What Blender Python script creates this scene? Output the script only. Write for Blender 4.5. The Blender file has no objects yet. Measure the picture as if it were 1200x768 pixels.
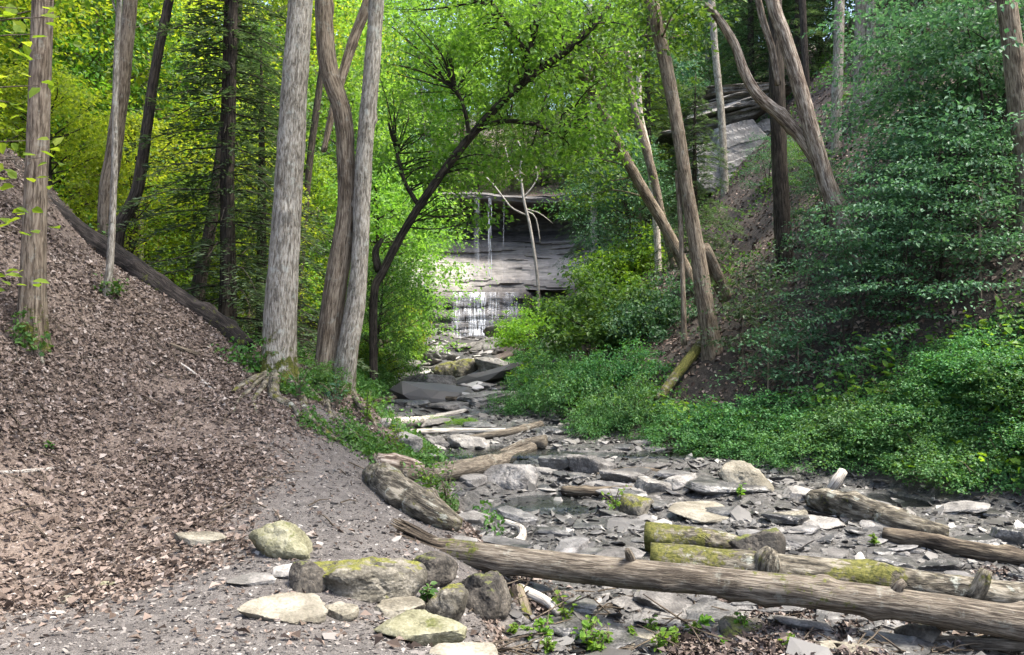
import bpy, bmesh, math
import numpy as np

SC = bpy.context.scene
COL = SC.collection
RNG = np.random.default_rng(11)
R = math.radians

# ------------------------------------------------------------------ camera, sky, sun, exposure
FPX = 942.0                      # focal length in pixels of the 1200 wide photograph
CAMZ = 1.6
cam_d = bpy.data.cameras.new('camera')
cam_d.sensor_width = 36.0
cam_d.lens = 36.0 * FPX / 1200.0
cam_d.clip_start = 0.05
cam_d.clip_end = 1000.0
cam = bpy.data.objects.new('camera', cam_d)
COL.objects.link(cam)
cam.location = (0, 0, CAMZ)
cam.rotation_euler = (R(90), 0, 0)
SC.camera = cam

SUN_DIR = np.array([0.40, -0.13, 0.88]); SUN_DIR /= np.linalg.norm(SUN_DIR)
sun_el = math.asin(SUN_DIR[2]); sun_az = math.atan2(SUN_DIR[0], SUN_DIR[1])
world = bpy.data.worlds.new('World'); SC.world = world; world.use_nodes = True
wn = world.node_tree
bg = wn.nodes['Background']
sky = wn.nodes.new('ShaderNodeTexSky'); sky.sky_type = 'NISHITA'; sky.sun_disc = False
sky.sun_elevation = sun_el; sky.sun_rotation = sun_az
sky.dust_density = 4.0; sky.air_density = 1.0; sky.ozone_density = 1.0
wn.links.new(sky.outputs[0], bg.inputs[0]); bg.inputs[1].default_value = 0.15
sl = bpy.data.lights.new('sun', 'SUN'); sl.energy = 2.4; sl.angle = R(14.0); sl.color = (1.0, 0.95, 0.86)
so = bpy.data.objects.new('sun', sl); COL.objects.link(so)
from mathutils import Vector
so.rotation_euler = Vector(SUN_DIR).to_track_quat('Z', 'Y').to_euler()
so.location = (0, 0, 60)
SC.view_settings.view_transform = 'Standard'
SC.view_settings.look = 'None'
SC.view_settings.exposure = 2.1
SC.view_settings.gamma = 1.0
SC.render.engine = 'CYCLES'
SC.cycles.max_bounces = 6
SC.cycles.diffuse_bounces = 3
SC.cycles.glossy_bounces = 2
SC.cycles.transmission_bounces = 4
SC.cycles.transparent_max_bounces = 6
SC.cycles.use_denoising = True
SC.cycles.use_adaptive_sampling = True
SC.cycles.adaptive_threshold = 0.02
SC.cycles.caustics_reflective = False
SC.cycles.caustics_refractive = False

# ------------------------------------------------------------------ numeric helpers
def hash3(ix, iy, iz, seed):
    h = (ix.astype(np.int64) * 374761393 + iy.astype(np.int64) * 668265263 + iz.astype(np.int64) * 2147483647 + seed * 974711) & 0xffffffff
    h = ((h ^ (h >> 13)) * 1274126177) & 0xffffffff
    h = ((h ^ (h >> 16)) * 2246822519) & 0xffffffff
    return ((h ^ (h >> 15)) & 0xffffff) / float(0xffffff)

def vnoise(P, seed=0):
    P = np.asarray(P, float)
    I = np.floor(P).astype(np.int64); f = P - I
    u = f * f * (3 - 2 * f)
    out = 0.0
    for dx in (0, 1):
        wx = u[..., 0] if dx else 1 - u[..., 0]
        for dy in (0, 1):
            wy = u[..., 1] if dy else 1 - u[..., 1]
            for dz in (0, 1):
                wz = u[..., 2] if dz else 1 - u[..., 2]
                out = out + wx * wy * wz * hash3(I[..., 0] + dx, I[..., 1] + dy, I[..., 2] + dz, seed)
    return out * 2 - 1

def fbm(P, octv=4, seed=0, gain=0.5):
    a, s, t = 1.0, 0.0, 0.0
    P = np.asarray(P, float)
    for k in range(octv):
        s = s + a * vnoise(P * (2 ** k) + 17.3 * k, seed + k); t += a; a *= gain
    return s / t

def v3(x, y, z=0.0):
    x, y = np.broadcast_arrays(np.asarray(x, float), np.asarray(y, float))
    return np.stack([x, y, np.broadcast_to(np.asarray(z, float), x.shape)], -1)

def smooth(a, b, x):
    t = np.clip((x - a) / (b - a), 0, 1)
    return t * t * (3 - 2 * t)

def unit(v):
    return v / np.maximum(np.linalg.norm(v, axis=-1, keepdims=True), 1e-9)

def P(px, py, Y):
    return np.array([(px - 600) / FPX * Y, Y, CAMZ + (384 - py) / FPX * Y])

# ------------------------------------------------------------------ the lie of the land
CP = [P(*q) for q in [
    # path and near slope
    (0, 768, 3.93), (300, 768, 3.93), (520, 768, 4.0), (0, 650, 5.7), (200, 660, 5.7), (300, 640, 5.95), (400, 655, 5.7),
    (0, 600, 6.0), (0, 480, 7.2), (0, 300, 9.0), (0, 200, 11.0), (100, 450, 8.3), (200, 560, 7.3), (200, 450, 9.0),
    (100, 300, 10.6), (200, 355, 10.6), (300, 560, 7.4), (300, 480, 9.0), (295, 425, 10.4), (400, 560, 7.8), (400, 500, 9.3),
    (395, 448, 11.2), (325, 445, 10.4), (470, 622, 6.7), (430, 545, 9.1), (445, 575, 8.2), (430, 500, 10.2), (50, 235, 11.3)]]
CP += [np.array(q, float) for q in [
    (-3, -8, 0.1), (0, -8, 0), (4, -8, -.2), (-8, -8, 4.5), (-4, 1, .1), (-8, 2, 3.6), (-12, 4, 7.5), (0, 1, 0), (2, 1, -.1), (1.2, 4, -.15), (5, 0, -.3), (10, 0, .5), (14, 0, 5),
    (-7.0, 6, 3.0), (-11, 8, 6.6), (-10, 11, 5.6), (-14, 10, 8.5), (-7.2, 12.6, 3.75), (-8.5, 12.8, 4.6), (-6.3, 12.6, 2.6),
    # creek bed
    (0.3, 5, -.62), (1.5, 5.4, -.65), (4, 5.2, -.62), (7, 5, -.5), (0.4, 7, -.55), (2.5, 7, -.58), (5, 7, -.55), (-.15, 8.4, -.5), (2, 9, -.5), (5.4, 9, -.5), (-.6, 10, -.42), (1.5, 11, -.4), (4, 11, -.4),
    (-1.2, 12, -.28), (1, 12.5, -.28), (2.6, 12.8, -.3), (-2.1, 14.6, -.14), (-.5, 14.6, -.15), (1.1, 14.6, -.16), (-2.9, 18, .03), (-1, 18, .02), (.1, 18, .02), (-3.9, 23.5, .17), (-2.3, 23.5, .17), (-1.2, 23.5, .17),
    (-4.2, 30, .3), (-2.6, 30, .3), (-1, 30, .32), (-4.6, 40, .42), (-2.5, 40, .42), (-.6, 40, .45), (-5, 55, .6), (-2, 55, .6), (1, 55, .6),
    # left bank upstream
    (-3.2, 13, .55), (-3.6, 16, .45), (-4.6, 16, 1.0), (-6, 14.5, .9), (-9, 15, 3.2), (-6, 20, 1.1), (-9, 20, 2.0), (-14, 20, 6.5), (-4.4, 21, .7), (-5.6, 25, 1.6), (-8, 25, 2.6), (-16, 26, 8),
    (-5.6, 30, 1.2), (-7, 31, 3), (-12, 32, 7), (-22, 32, 15), (-6, 42, 1.6), (-8.5, 43, 5), (-14, 44, 10), (-26, 44, 19), (-7.5, 55, 2.5), (-10, 55, 7), (-16, 56, 13), (-30, 56, 24),
    # right bank
    (8.2, 5, .7), (10, 5, 2.6), (15, 5, 7.5), (6.1, 9.2, -.42), (7.6, 9, .9), (10, 9, 3.3), (15, 9, 8.2), (5.0, 11, -.35), (7, 11, 1.5), (9.5, 11, 4.0), (15, 11, 9), (3.3, 13, -.25), (5.5, 13, 1.25), (8, 13, 3.4), (12, 13, 7.6),
    (1.7, 15, -.1), (3.8, 15, 1.1), (6.5, 15, 2.9), (9.5, 15, 5.6), (15, 15, 10.5), (.5, 19.5, .08), (2.5, 20, 1.3), (5.3, 20, 2.9), (8, 20, 5.5), (12, 20, 9.7), (20, 20, 17),
    (-.4, 30, .5), (3, 30, 2.4), (6, 30, 5.3), (9, 30, 8.3), (13, 30, 12.5), (22, 30, 20), (0, 43, .8), (4, 44, 4.2), (8, 44, 8.2), (14, 44, 14.5), (26, 44, 24), (2.4, 55, 1.6), (6, 55, 6), (14, 55, 14), (30, 55, 27)]]
CP = np.array(CP)
_c = 0.7
def _fit():
    X = CP[:, :2]; n = len(X)
    D = np.sqrt(((X[:, None] - X[None]) ** 2).sum(-1) + _c * _c)
    A = np.zeros((n + 3, n + 3)); A[:n, :n] = D + np.eye(n) * -0.02
    A[:n, n] = 1; A[:n, n + 1:] = X; A[n, :n] = 1; A[n + 1:, :n] = X.T
    return np.linalg.solve(A, np.concatenate([CP[:, 2], [0, 0, 0]]))
_W = _fit()
def rbf(x, y):
    s = x.shape; x = x.ravel(); y = y.ravel(); out = np.zeros(len(x))
    for i in range(0, len(x), 20000):
        a, b = x[i:i + 20000], y[i:i + 20000]
        D = np.sqrt((a[:, None] - CP[None, :, 0]) ** 2 + (b[:, None] - CP[None, :, 1]) ** 2 + _c * _c)
        out[i:i + 20000] = D @ _W[:-3] + _W[-3] + _W[-2] * a + _W[-1] * b
    return out.reshape(s)

CL = np.array([(4, 0.1, 8.6), (5, 0.1, 8), (7, -.1, 7.2), (8.4, -.35, 6.7), (9.2, -.5, 6.2), (10, -.8, 5.5), (11, -1.1, 4.8), (12, -1.4, 3.9), (13.2, -1.9, 2.8), (14.6, -2.3, 1.5), (18, -3.1, .3), (23.5, -4.1, -.8), (30, -4.4, -.7), (40, -4.9, -.4), (55, -5.6, 1.2), (62, -6, 1.6)])
def creek_mask(x, y, soft=.35):
    xl = np.interp(y, CL[:, 0], CL[:, 1]); xr = np.interp(y, CL[:, 0], CL[:, 2])
    m = smooth(-soft, soft * .4, x - xl) * smooth(-soft, soft * .4, xr - x)
    return m * smooth(4.4, 5.2, y) * smooth(61.5, 60, y)
def path_mask(x, y):
    xs = np.interp(y, [3, 5.0, 6, 7.4, 9, 10.5, 12], [-3.2, -2.9, -2.5, -2.45, -2.55, -2.8, -2.9])
    return smooth(-.7, .8, x - xs + .35 * fbm(v3(x * .9, y * .9), 3, 5)) * smooth(11.5, 9.5, y) * (1 - creek_mask(x, y))
def creek_level(y):
    return np.interp(y, [4, 5, 7, 9, 11, 12.5, 14.6, 18, 23.5, 30, 40, 55, 62], [-.63, -.63, -.58, -.5, -.41, -.29, -.15, .02, .17, .3, .43, .6, .65])
def H0(x, y):
    yy = np.minimum(y, 56.0)
    lo = rbf(x, yy)
    up = 12.0 + .32 * (y - 65) + .012 * np.minimum((x + 1) ** 2, 900) * 1.2
    w = smooth(64.3, 66, y)
    return lo + w * np.maximum(up - lo, 0)
def H(x, y, detail=True):
    x = np.asarray(x, float); y = np.asarray(y, float); x, y = np.broadcast_arrays(x, y)
    z = H0(x, y)
    if not detail: return z
    c = creek_mask(x, y); p = path_mask(x, y)
    n1 = fbm(v3(x * .7, y * .7), 3, 21); n2 = fbm(v3(x * 3.1, y * 3.1), 3, 31)
    far = np.clip(y / 20., .5, 2)
    z = z + (1 - c) * (1 - p) * (.09 * far * n1 + .03 * n2) + p * (.025 * n1 + .012 * n2)
    # flat shale plates stepping up the creek bed
    lv = creek_level(y)
    q = (z + .10 * fbm(v3(x * .55, y * .9), 3, 41)) / .075
    fl = np.floor(q); fr = q - fl
    st = (fl + smooth(.72, .98, fr)) * .075
    z = z * (1 - c) + c * (st * .85 + z * .15 + .025 * n2)
    return z
def Hs(x, y):
    return float(H(np.array([x]), np.array([y]))[0])
def G(px, py, dz=0.0):
    """where the sight line through a photo pixel meets the ground"""
    Y = np.geomspace(3.0, 90, 1400)
    X = (px - 600) / FPX * Y; Z = CAMZ + (384 - py) / FPX * Y
    hit = np.nonzero(Z <= H(X, Y) + dz)[0]
    k = hit[0] if len(hit) else len(Y) - 1
    return np.array([X[k], Y[k], H(X[k:k+1], Y[k:k+1])[0]])

# ------------------------------------------------------------------ mesh building
class Geo:
    def __init__(s):
        s.V = []; s.F = []; s.n = 0; s.A = {}; s.M = []; s.cur = 0
    def add(s, V, F, mat=0, **attrs):
        mat = mat or s.cur
        V = np.asarray(V, float)
        Fl = F if isinstance(F, list) else [F]
        for f in Fl:
            f = np.asarray(f, np.int64)
            if len(f): s.F.append(f + s.n); s.M.append(np.full(len(f), mat, np.int32))
        for k in set(list(s.A) + list(attrs)):
            if k not in s.A:
                d = np.asarray(attrs[k]); shp = (s.n,) + d.shape[1:]
                s.A[k] = [np.zeros(shp)] if s.n else []
            if k in attrs: s.A[k].append(np.asarray(attrs[k], float))
            else: s.A[k].append(np.zeros((len(V),) + s.A[k][0].shape[1:]))
        s.V.append(V); s.n += len(V)
        return s
    def build(s, name, mat, parent=None, base=(0, 0, 0), smoothed=False):
        me = bpy.data.meshes.new(name)
        V = np.concatenate(s.V) - np.asarray(base, float)
        me.vertices.add(len(V)); me.vertices.foreach_set('co', V.astype(np.float32).ravel())
        lens = np.concatenate([np.full(len(f), f.shape[1], np.int64) for f in s.F])
        li = np.concatenate([f.ravel() for f in s.F])
        me.loops.add(len(li)); me.loops.foreach_set('vertex_index', li.astype(np.int32))
        me.polygons.add(len(lens)); st = np.concatenate([[0], np.cumsum(lens)[:-1]])
        me.polygons.foreach_set('loop_start', st.astype(np.int32))
        mi = np.concatenate(s.M)
        if mi.any(): me.polygons.foreach_set('material_index', mi)
        me.polygons.foreach_set('use_smooth', np.full(len(lens), smoothed, bool))
        for k, a in s.A.items():
            d = np.concatenate(a)
            if d.ndim == 1:
                at = me.attributes.new(k, 'FLOAT', 'POINT'); at.data.foreach_set('value', d.astype(np.float32))
            else:
                at = me.attributes.new(k, 'FLOAT_VECTOR', 'POINT'); at.data.foreach_set('vector', d.astype(np.float32).ravel())
        me.update(calc_edges=True)
        for m in (mat if isinstance(mat, (list, tuple)) else [mat]): me.materials.append(m)
        o = bpy.data.objects.new(name, me); COL.objects.link(o)
        if parent is not None: o.parent = parent
        else: o.location = base
        return o

def tag(o, label=None, cat=None, group=None, kind=None):
    if label: o['label'] = label
    if cat: o['category'] = cat
    if group: o['group'] = group
    if kind: o['kind'] = kind
    return o
def empty(name, loc, label, cat, group=None):
    o = bpy.data.objects.new(name, None); COL.objects.link(o); o.location = loc
    o.empty_display_size = .1
    return tag(o, label, cat, group)
def copy_tree(root, loc, rz=0.0, sc=1.0, label=None, group=None, mats=None):
    r = root.copy(); COL.objects.link(r); r.location = loc; r.rotation_euler = (0, 0, rz)
    r.scale = (sc, sc, sc) if np.isscalar(sc) else sc
    if label: r['label'] = label
    if group: r['group'] = group
    for ch in list(root.children):
        c = ch.copy(); COL.objects.link(c); c.parent = r
        if mats and ch.name.split('.')[0] in mats:
            c.material_slots[0].link = 'OBJECT'; c.material_slots[0].material = mats[ch.name.split('.')[0]]
    if mats and 'self' in mats:
        r.material_slots[0].link = 'OBJECT'; r.material_slots[0].material = mats['self']
    return r

def spline(pts, n):
    pts = np.asarray(pts, float)
    if len(pts) == 2: return pts[0] + (pts[1] - pts[0]) * np.linspace(0, 1, n)[:, None]
    d = np.concatenate([[0], np.cumsum(np.linalg.norm(np.diff(pts[:, :3], axis=0), axis=1))])
    t = np.linspace(0, d[-1], n)
    pp = np.vstack([2 * pts[0] - pts[1], pts, 2 * pts[-1] - pts[-2]])
    i = np.clip(np.searchsorted(d, t, side='right') - 1, 0, len(pts) - 2)
    u = ((t - d[i]) / (d[i + 1] - d[i]))[:, None]
    a, b, c, e = pp[i], pp[i + 1], pp[i + 2], pp[i + 3]
    return .5 * (2 * b + (c - a) * u + (2 * a - 5 * b + 4 * c - e) * u ** 2 + (3 * b - a - 3 * c + e) * u ** 3)

def tube(g, pts, rad, sides=12, step=.12, seed=0, rough=.06, flare=0.0, flare_h=.5, lobes=0, moss=None, cap=True, knots=0, fine=9.0):
    """a limb or trunk: pts (n,3), rad per point; carries a seamless bark coordinate"""
    pts = np.asarray(pts, float); rad = np.broadcast_to(np.asarray(rad, float), (len(pts),))
    L = np.linalg.norm(np.diff(pts, axis=0), axis=1).sum()
    n = max(3, int(L / step) + 1)
    C = spline(np.column_stack([pts, rad]), n); r = np.maximum(C[:, 3], .002); C = C[:, :3]
    T = unit(np.gradient(C, axis=0)); S = np.concatenate([[0], np.cumsum(np.linalg.norm(np.diff(C, axis=0), axis=1))])
    ref = np.array([1.0, .1, .05]) if abs(T[0, 0]) < .8 else np.array([.1, .2, 1.0])
    N = np.zeros_like(C); b = unit(np.cross(T[0], ref)); 
    for k in range(n):
        b = unit(b - T[k] * (b @ T[k])); N[k] = b
    B = np.cross(T, N)
    th = np.arange(sides) / sides * 2 * np.pi
    cs, sn = np.cos(th), np.sin(th)
    rr = r[:, None] * np.ones(sides)
    if flare: rr = rr * (1 + flare * np.exp(-S / flare_h)[:, None] * (1 + (.55 * np.sin(th * lobes + seed) + .3 * np.sin(th * (lobes + 2) + 2.1 * seed) if lobes else 0)))
    bark = np.stack([r[:, None] * cs, r[:, None] * sn, S[:, None] * np.ones(sides)], -1)
    if rough:
        m = max(float(r.mean()), .01)
        q = np.stack([bark[..., 0] / m * 1.2, bark[..., 1] / m * 1.2, bark[..., 2] / m * .35], -1)
        rr = rr * (1 + rough * (fbm(q + seed * 3.7, 3, seed) + .5 * fbm(np.stack([bark[..., 0] * fine / m * .25, bark[..., 1] * fine / m * .25, bark[..., 2] * .6 / m], -1), 2, seed + 9)))
    for k in range(knots):
        rg = np.random.default_rng(seed * 31 + k)
        s0, t0 = rg.uniform(.1, .9) * S[-1], rg.uniform(0, 6.28); w = r.mean() * rg.uniform(.4, .8)
        dth = np.angle(np.exp(1j * (th - t0)))
        rr = rr * (1 + .35 * np.exp(-((S[:, None] - s0) ** 2 + (dth[None] * r[:, None]) ** 2) / (w * w)))
    V = C[:, None] + rr[..., None] * (N[:, None] * cs[None, :, None] + B[:, None] * sn[None, :, None])
    V = V.reshape(-1, 3); bark = bark.reshape(-1, 3)
    i = np.arange(n - 1)[:, None] * sides; j = np.arange(sides)[None]; j2 = (j + 1) % sides
    Q = np.stack([i + j, i + j2, i + sides + j2, i + sides + j], -1).reshape(-1, 4)
    F = [Q]
    if cap:
        V = np.vstack([V, C[0], C[-1]]); bark = np.vstack([bark, [[0, 0, 0], [0, 0, S[-1]]]])
        a, e = n * sides, n * sides + 1; jj = np.arange(sides); j2 = (jj + 1) % sides; o = (n - 1) * sides
        F.append(np.vstack([np.stack([np.full(sides, a), j2, jj], -1), np.stack([np.full(sides, e), o + jj, o + j2], -1)]))
    ms = np.zeros(len(V)) if moss is None else moss(V)
    g.add(V, F, bark=bark, moss=ms)
    return C

def leaf_block(g, p, a, nrm, L, W, mat=0, curl=.12, six=False):
    """folded leaves: base p, axis a, normal nrm"""
    n = len(p); a = unit(a); s = unit(np.cross(a, nrm)); m = np.cross(s, a)
    L = np.broadcast_to(np.asarray(L, float), (n,))[:, None]; W = np.broadcast_to(np.asarray(W, float), (n,))[:, None]
    if six:
        V = np.stack([p, p + a * L * .3 + s * W * .5 + m * W * curl, p + a * L * .68 + s * W * .38 + m * W * curl * .6, p + a * L - m * L * .12,
                      p + a * L * .68 - s * W * .38 + m * W * curl * .6, p + a * L * .3 - s * W * .5 + m * W * curl], 1).reshape(-1, 3)
        k = np.arange(n)[:, None] * 6
        g.add(V, [np.vstack([k + [0, 1, 2, 3], k + [0, 3, 4, 5]])], mat=mat)
    else:
        V = np.stack([p, p + a * L * .42 + s * W * .5 + m * W * curl, p + a * L - m * L * .1, p + a * L * .42 - s * W * .5 + m * W * curl], 1).reshape(-1, 3)
        k = np.arange(n)[:, None] * 4
        g.add(V, [k + [0, 1, 2, 3]], mat=mat)

def sprays(g, C, Rd, k, L, W, rng, flat=.16, droop=.35, out=None, tilt=.45, mat=0, six=False, upbias=1.0):
    """layered sprays of leaves round the cluster centres C"""
    m = len(C); Rd = np.broadcast_to(np.asarray(Rd, float), (m,))
    Ci = np.repeat(C, k, 0); Ri = np.repeat(Rd, k)
    r = np.sqrt(rng.random(m * k)); t = rng.random(m * k) * 2 * np.pi
    d = np.stack([np.cos(t), np.sin(t), np.zeros(m * k)], -1)
    tl = np.repeat(rng.normal(0, .28, (m, 2)), k, 0)
    z = rng.normal(0, flat, m * k) * Ri - droop * (r ** 2) * Ri * .6 + (d[:, 0] * tl[:, 0] + d[:, 1] * tl[:, 1]) * r * Ri
    p = Ci + d * (r * Ri)[:, None]; p[:, 2] += z
    if out is not None: p += np.repeat(out, k, 0) * (r * Ri * .4)[:, None]
    a = d * .8 + rng.normal(0, .55, (m * k, 3)); a[:, 2] -= droop * .8
    nr = np.zeros((m * k, 3)); nr[:, 2] = upbias; nr += rng.normal(0, tilt, (m * k, 3)) + d * .25
    sz = rng.uniform(.6, 1.15, m * k)
    leaf_block(g, p, a, nr, L * sz, W * sz, mat=mat, six=six)

_ico = {}
def ico(sub):
    if sub not in _ico:
        bm = bmesh.new(); bmesh.ops.create_icosphere(bm, subdivisions=sub, radius=1)
        _ico[sub] = (np.array([v.co[:] for v in bm.verts]), np.array([[v.index for v in f.verts] for f in bm.faces])); bm.free()
    return _ico[sub]
def rock_shape(size, seed, sub=4, planes=14, sharp=26, flat_top=.55, rough=.05, strata=.0, lump=.12):
    D, F = ico(sub); rg = np.random.default_rng(seed)
    n = unit(rg.normal(size=(planes, 3))); dist = rg.uniform(.62, .98, planes)
    n = np.vstack([n, [[rg.normal(0, .08), rg.normal(0, .08), 1], [0, 0, -1]]]); dist = np.append(dist, [flat_top, .6])
    n = unit(n)
    q = np.maximum(D @ n.T, 1e-4) / dist
    r = np.minimum(1 / ((q ** sharp).sum(1) ** (1 / sharp)), 1.25)
    V = D * r[:, None]
    V = V * (1 + lump * fbm(V * 1.3 + seed * 7.1, 2, seed)[:, None])
    V = V * np.asarray(size)[None] / 2
    sc = float(np.mean(size))
    V = V + unit(V) * (sc * (rough * .6 * fbm(V / sc * 5 + seed, 4, seed + 3, .65) - rough * .9 * np.maximum(0, .12 - np.abs(fbm(V / sc * 2.2 + seed * 3, 3, seed + 8))) * 3))[:, None]
    if strata:
        V[:, :2] *= 1 + strata * (np.floor(vnoise(np.stack([V[:, 0] * .4 / sc, V[:, 1] * .4 / sc, V[:, 2] / size[2] * 9], -1), seed) * 3) / 3)[:, None]
    return V, F
def block_shape(size, seed, sub=5, rough=.05, layers=6):
    D, F = ico(sub); rg = np.random.default_rng(seed)
    n = np.vstack([np.eye(3), -np.eye(3)]) + rg.normal(0, .12, (6, 3)); n = unit(np.vstack([n, rg.normal(size=(5, 3))])); dist = np.append(rg.uniform(.75, 1, 6), rg.uniform(1.0, 1.15, 5))
    V = D / ((np.maximum(D @ n.T, 1e-4) / dist) ** 60).sum(1)[:, None] ** (1 / 60)
    lay = np.floor((V[:, 2] + .15 * vnoise(V * 1.5, seed)) * layers)
    V[:, :2] *= (1 + .1 * vnoise(np.stack([lay * 7.3, lay * 0, lay * 0], -1), seed + 2))[:, None]
    V = V + unit(V) * (rough * fbm(V * 4 + seed, 4, seed, .6))[:, None]
    return V * np.asarray(size) / 2, F
def rot(V, rx=0, ry=0, rz=0):
    cx, sx, cy, sy, cz, sz = math.cos(rx), math.sin(rx), math.cos(ry), math.sin(ry), math.cos(rz), math.sin(rz)
    M = np.array([[cz, -sz, 0], [sz, cz, 0], [0, 0, 1]]) @ np.array([[cy, 0, sy], [0, 1, 0], [-sy, 0, cy]]) @ np.array([[1, 0, 0], [0, cx, -sx], [0, sx, cx]])
    return V @ M.T

# ------------------------------------------------------------------ materials
def mat_new(name):
    m = bpy.data.materials.new(name); m.use_nodes = True
    nt = m.node_tree; nt.nodes.clear()
    o = nt.nodes.new('ShaderNodeOutputMaterial')
    return m, nt, o
class NT:
    def __init__(s, nt): s.nt = nt
    def n(s, t, **kw):
        x = s.nt.nodes.new(t)
        for k, v in kw.items(): setattr(x, k, v)
        return x
    def l(s, a, b): s.nt.links.new(a, b)
    def ramp(s, fac, stops, interp='LINEAR'):
        x = s.n('ShaderNodeValToRGB'); e = x.color_ramp.elements; x.color_ramp.interpolation = interp
        while len(e) > 1: e.remove(e[-1])
        e[0].position = stops[0][0]; e[0].color = (*stops[0][1], 1)
        for p_, c in stops[1:]:
            q = e.new(p_); q.color = (*c, 1)
        s.l(fac, x.inputs[0]); return x.outputs[0]
    def noise(s, vec, scale, detail=4, rough=.55, dist=0.0):
        x = s.n('ShaderNodeTexNoise'); x.inputs['Scale'].default_value = scale; x.inputs['Detail'].default_value = detail
        x.inputs['Roughness'].default_value = rough; x.inputs['Distortion'].default_value = dist
        if vec is not None: s.l(vec, x.inputs['Vector'])
        return x.outputs['Fac']
    def mix(s, fac, a, b, mode='MIX'):
        x = s.n('ShaderNodeMix', data_type='RGBA', blend_type=mode)
        for sock, v in ((x.inputs[0], fac), (x.inputs[6], a), (x.inputs[7], b)):
            if hasattr(v, 'is_linked'): s.l(v, sock)
            else: sock.default_value = v if np.isscalar(v) else (*v, 1)
        return x.outputs[2]
    def math(s, op, a, b=0.0, clamp=False):
        x = s.n('ShaderNodeMath', operation=op, use_clamp=clamp)
        for sock, v in ((x.inputs[0], a), (x.inputs[1], b)):
            if hasattr(v, 'is_linked'): s.l(v, sock)
            else: sock.default_value = v
        return x.outputs[0]
    def attr(s, name, out='Fac'):
        x = s.n('ShaderNodeAttribute'); x.attribute_name = name; return x.outputs[out]
    def scale(s, vec, sc):
        x = s.n('ShaderNodeVectorMath', operation='MULTIPLY'); s.l(vec, x.inputs[0]); x.inputs[1].default_value = sc; return x.outputs[0]
    def step(s, v, lo, hi):
        x = s.n('ShaderNodeMapRange', interpolation_type='SMOOTHSTEP'); s.l(v, x.inputs[0]); x.inputs[1].default_value = lo; x.inputs[2].default_value = hi; return x.outputs[0]
    def bump(s, h, strength=.5, dist=.02):
        x = s.n('ShaderNodeBump'); x.inputs['Strength'].default_value = strength; x.inputs['Distance'].default_value = dist; s.l(h, x.inputs['Height']); return x.outputs[0]
    def principled(s, col, rough=.8, spec=.3, normal=None):
        x = s.n('ShaderNodeBsdfPrincipled')
        if hasattr(col, 'is_linked'): s.l(col, x.inputs['Base Color'])
        else: x.inputs['Base Color'].default_value = (*col, 1)
        if hasattr(rough, 'is_linked'): s.l(rough, x.inputs['Roughness'])
        else: x.inputs['Roughness'].default_value = rough
        x.inputs['Specular IOR Level'].default_value = spec
        if normal is not None: s.l(normal, x.inputs['Normal'])
        return x

def leaf_mat(name, c1, c2, c3, trans=.45, tcol=None, spec=.3, rough=.5):
    m, nt, o = mat_new(name); k = NT(nt)
    g = k.n('ShaderNodeNewGeometry'); tc = k.n('ShaderNodeTexCoord'); oi = k.n('ShaderNodeObjectInfo')
    col = k.ramp(g.outputs['Random Per Island'], [(0, c1), (.5, c2), (1, c3)])
    big = k.noise(tc.outputs['Object'], .9, 2)
    v = k.math('ADD', k.math('MULTIPLY', big, .9), k.math('MULTIPLY', oi.outputs['Random'], .35))
    hs = k.n('ShaderNodeHueSaturation'); k.l(col, hs.inputs['Color'])
    k.l(k.math('ADD', v, .42), hs.inputs['Value'])
    k.l(k.math('ADD', k.math('MULTIPLY', oi.outputs['Random'], .03), .49), hs.inputs['Hue'])
    b = k.principled(hs.outputs[0], rough, spec)
    t = k.n('ShaderNodeBsdfTranslucent')
    tm = k.mix(1.0, hs.outputs[0], tcol or (1.5, 1.35, .5), 'MULTIPLY'); k.l(tm, t.inputs[0])
    mx = k.n('ShaderNodeMixShader'); mx.inputs[0].default_value = trans
    k.l(b.outputs[0], mx.inputs[1]); k.l(t.outputs[0], mx.inputs[2]); k.l(mx.outputs[0], o.inputs[0])
    return m
LEAF = {
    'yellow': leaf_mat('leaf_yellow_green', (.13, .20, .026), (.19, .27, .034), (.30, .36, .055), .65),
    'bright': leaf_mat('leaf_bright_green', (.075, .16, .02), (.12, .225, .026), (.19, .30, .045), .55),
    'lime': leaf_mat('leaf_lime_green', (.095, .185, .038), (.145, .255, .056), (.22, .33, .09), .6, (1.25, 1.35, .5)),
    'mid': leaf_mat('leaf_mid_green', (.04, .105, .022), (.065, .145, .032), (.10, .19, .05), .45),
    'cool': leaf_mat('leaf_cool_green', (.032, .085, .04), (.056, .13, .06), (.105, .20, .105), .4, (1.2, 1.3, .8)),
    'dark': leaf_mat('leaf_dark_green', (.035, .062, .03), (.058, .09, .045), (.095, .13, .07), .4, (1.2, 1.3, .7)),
    'cover': leaf_mat('leaf_ground_cover', (.034, .105, .032), (.062, .17, .05), (.12, .245, .085), .4),
}
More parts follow.
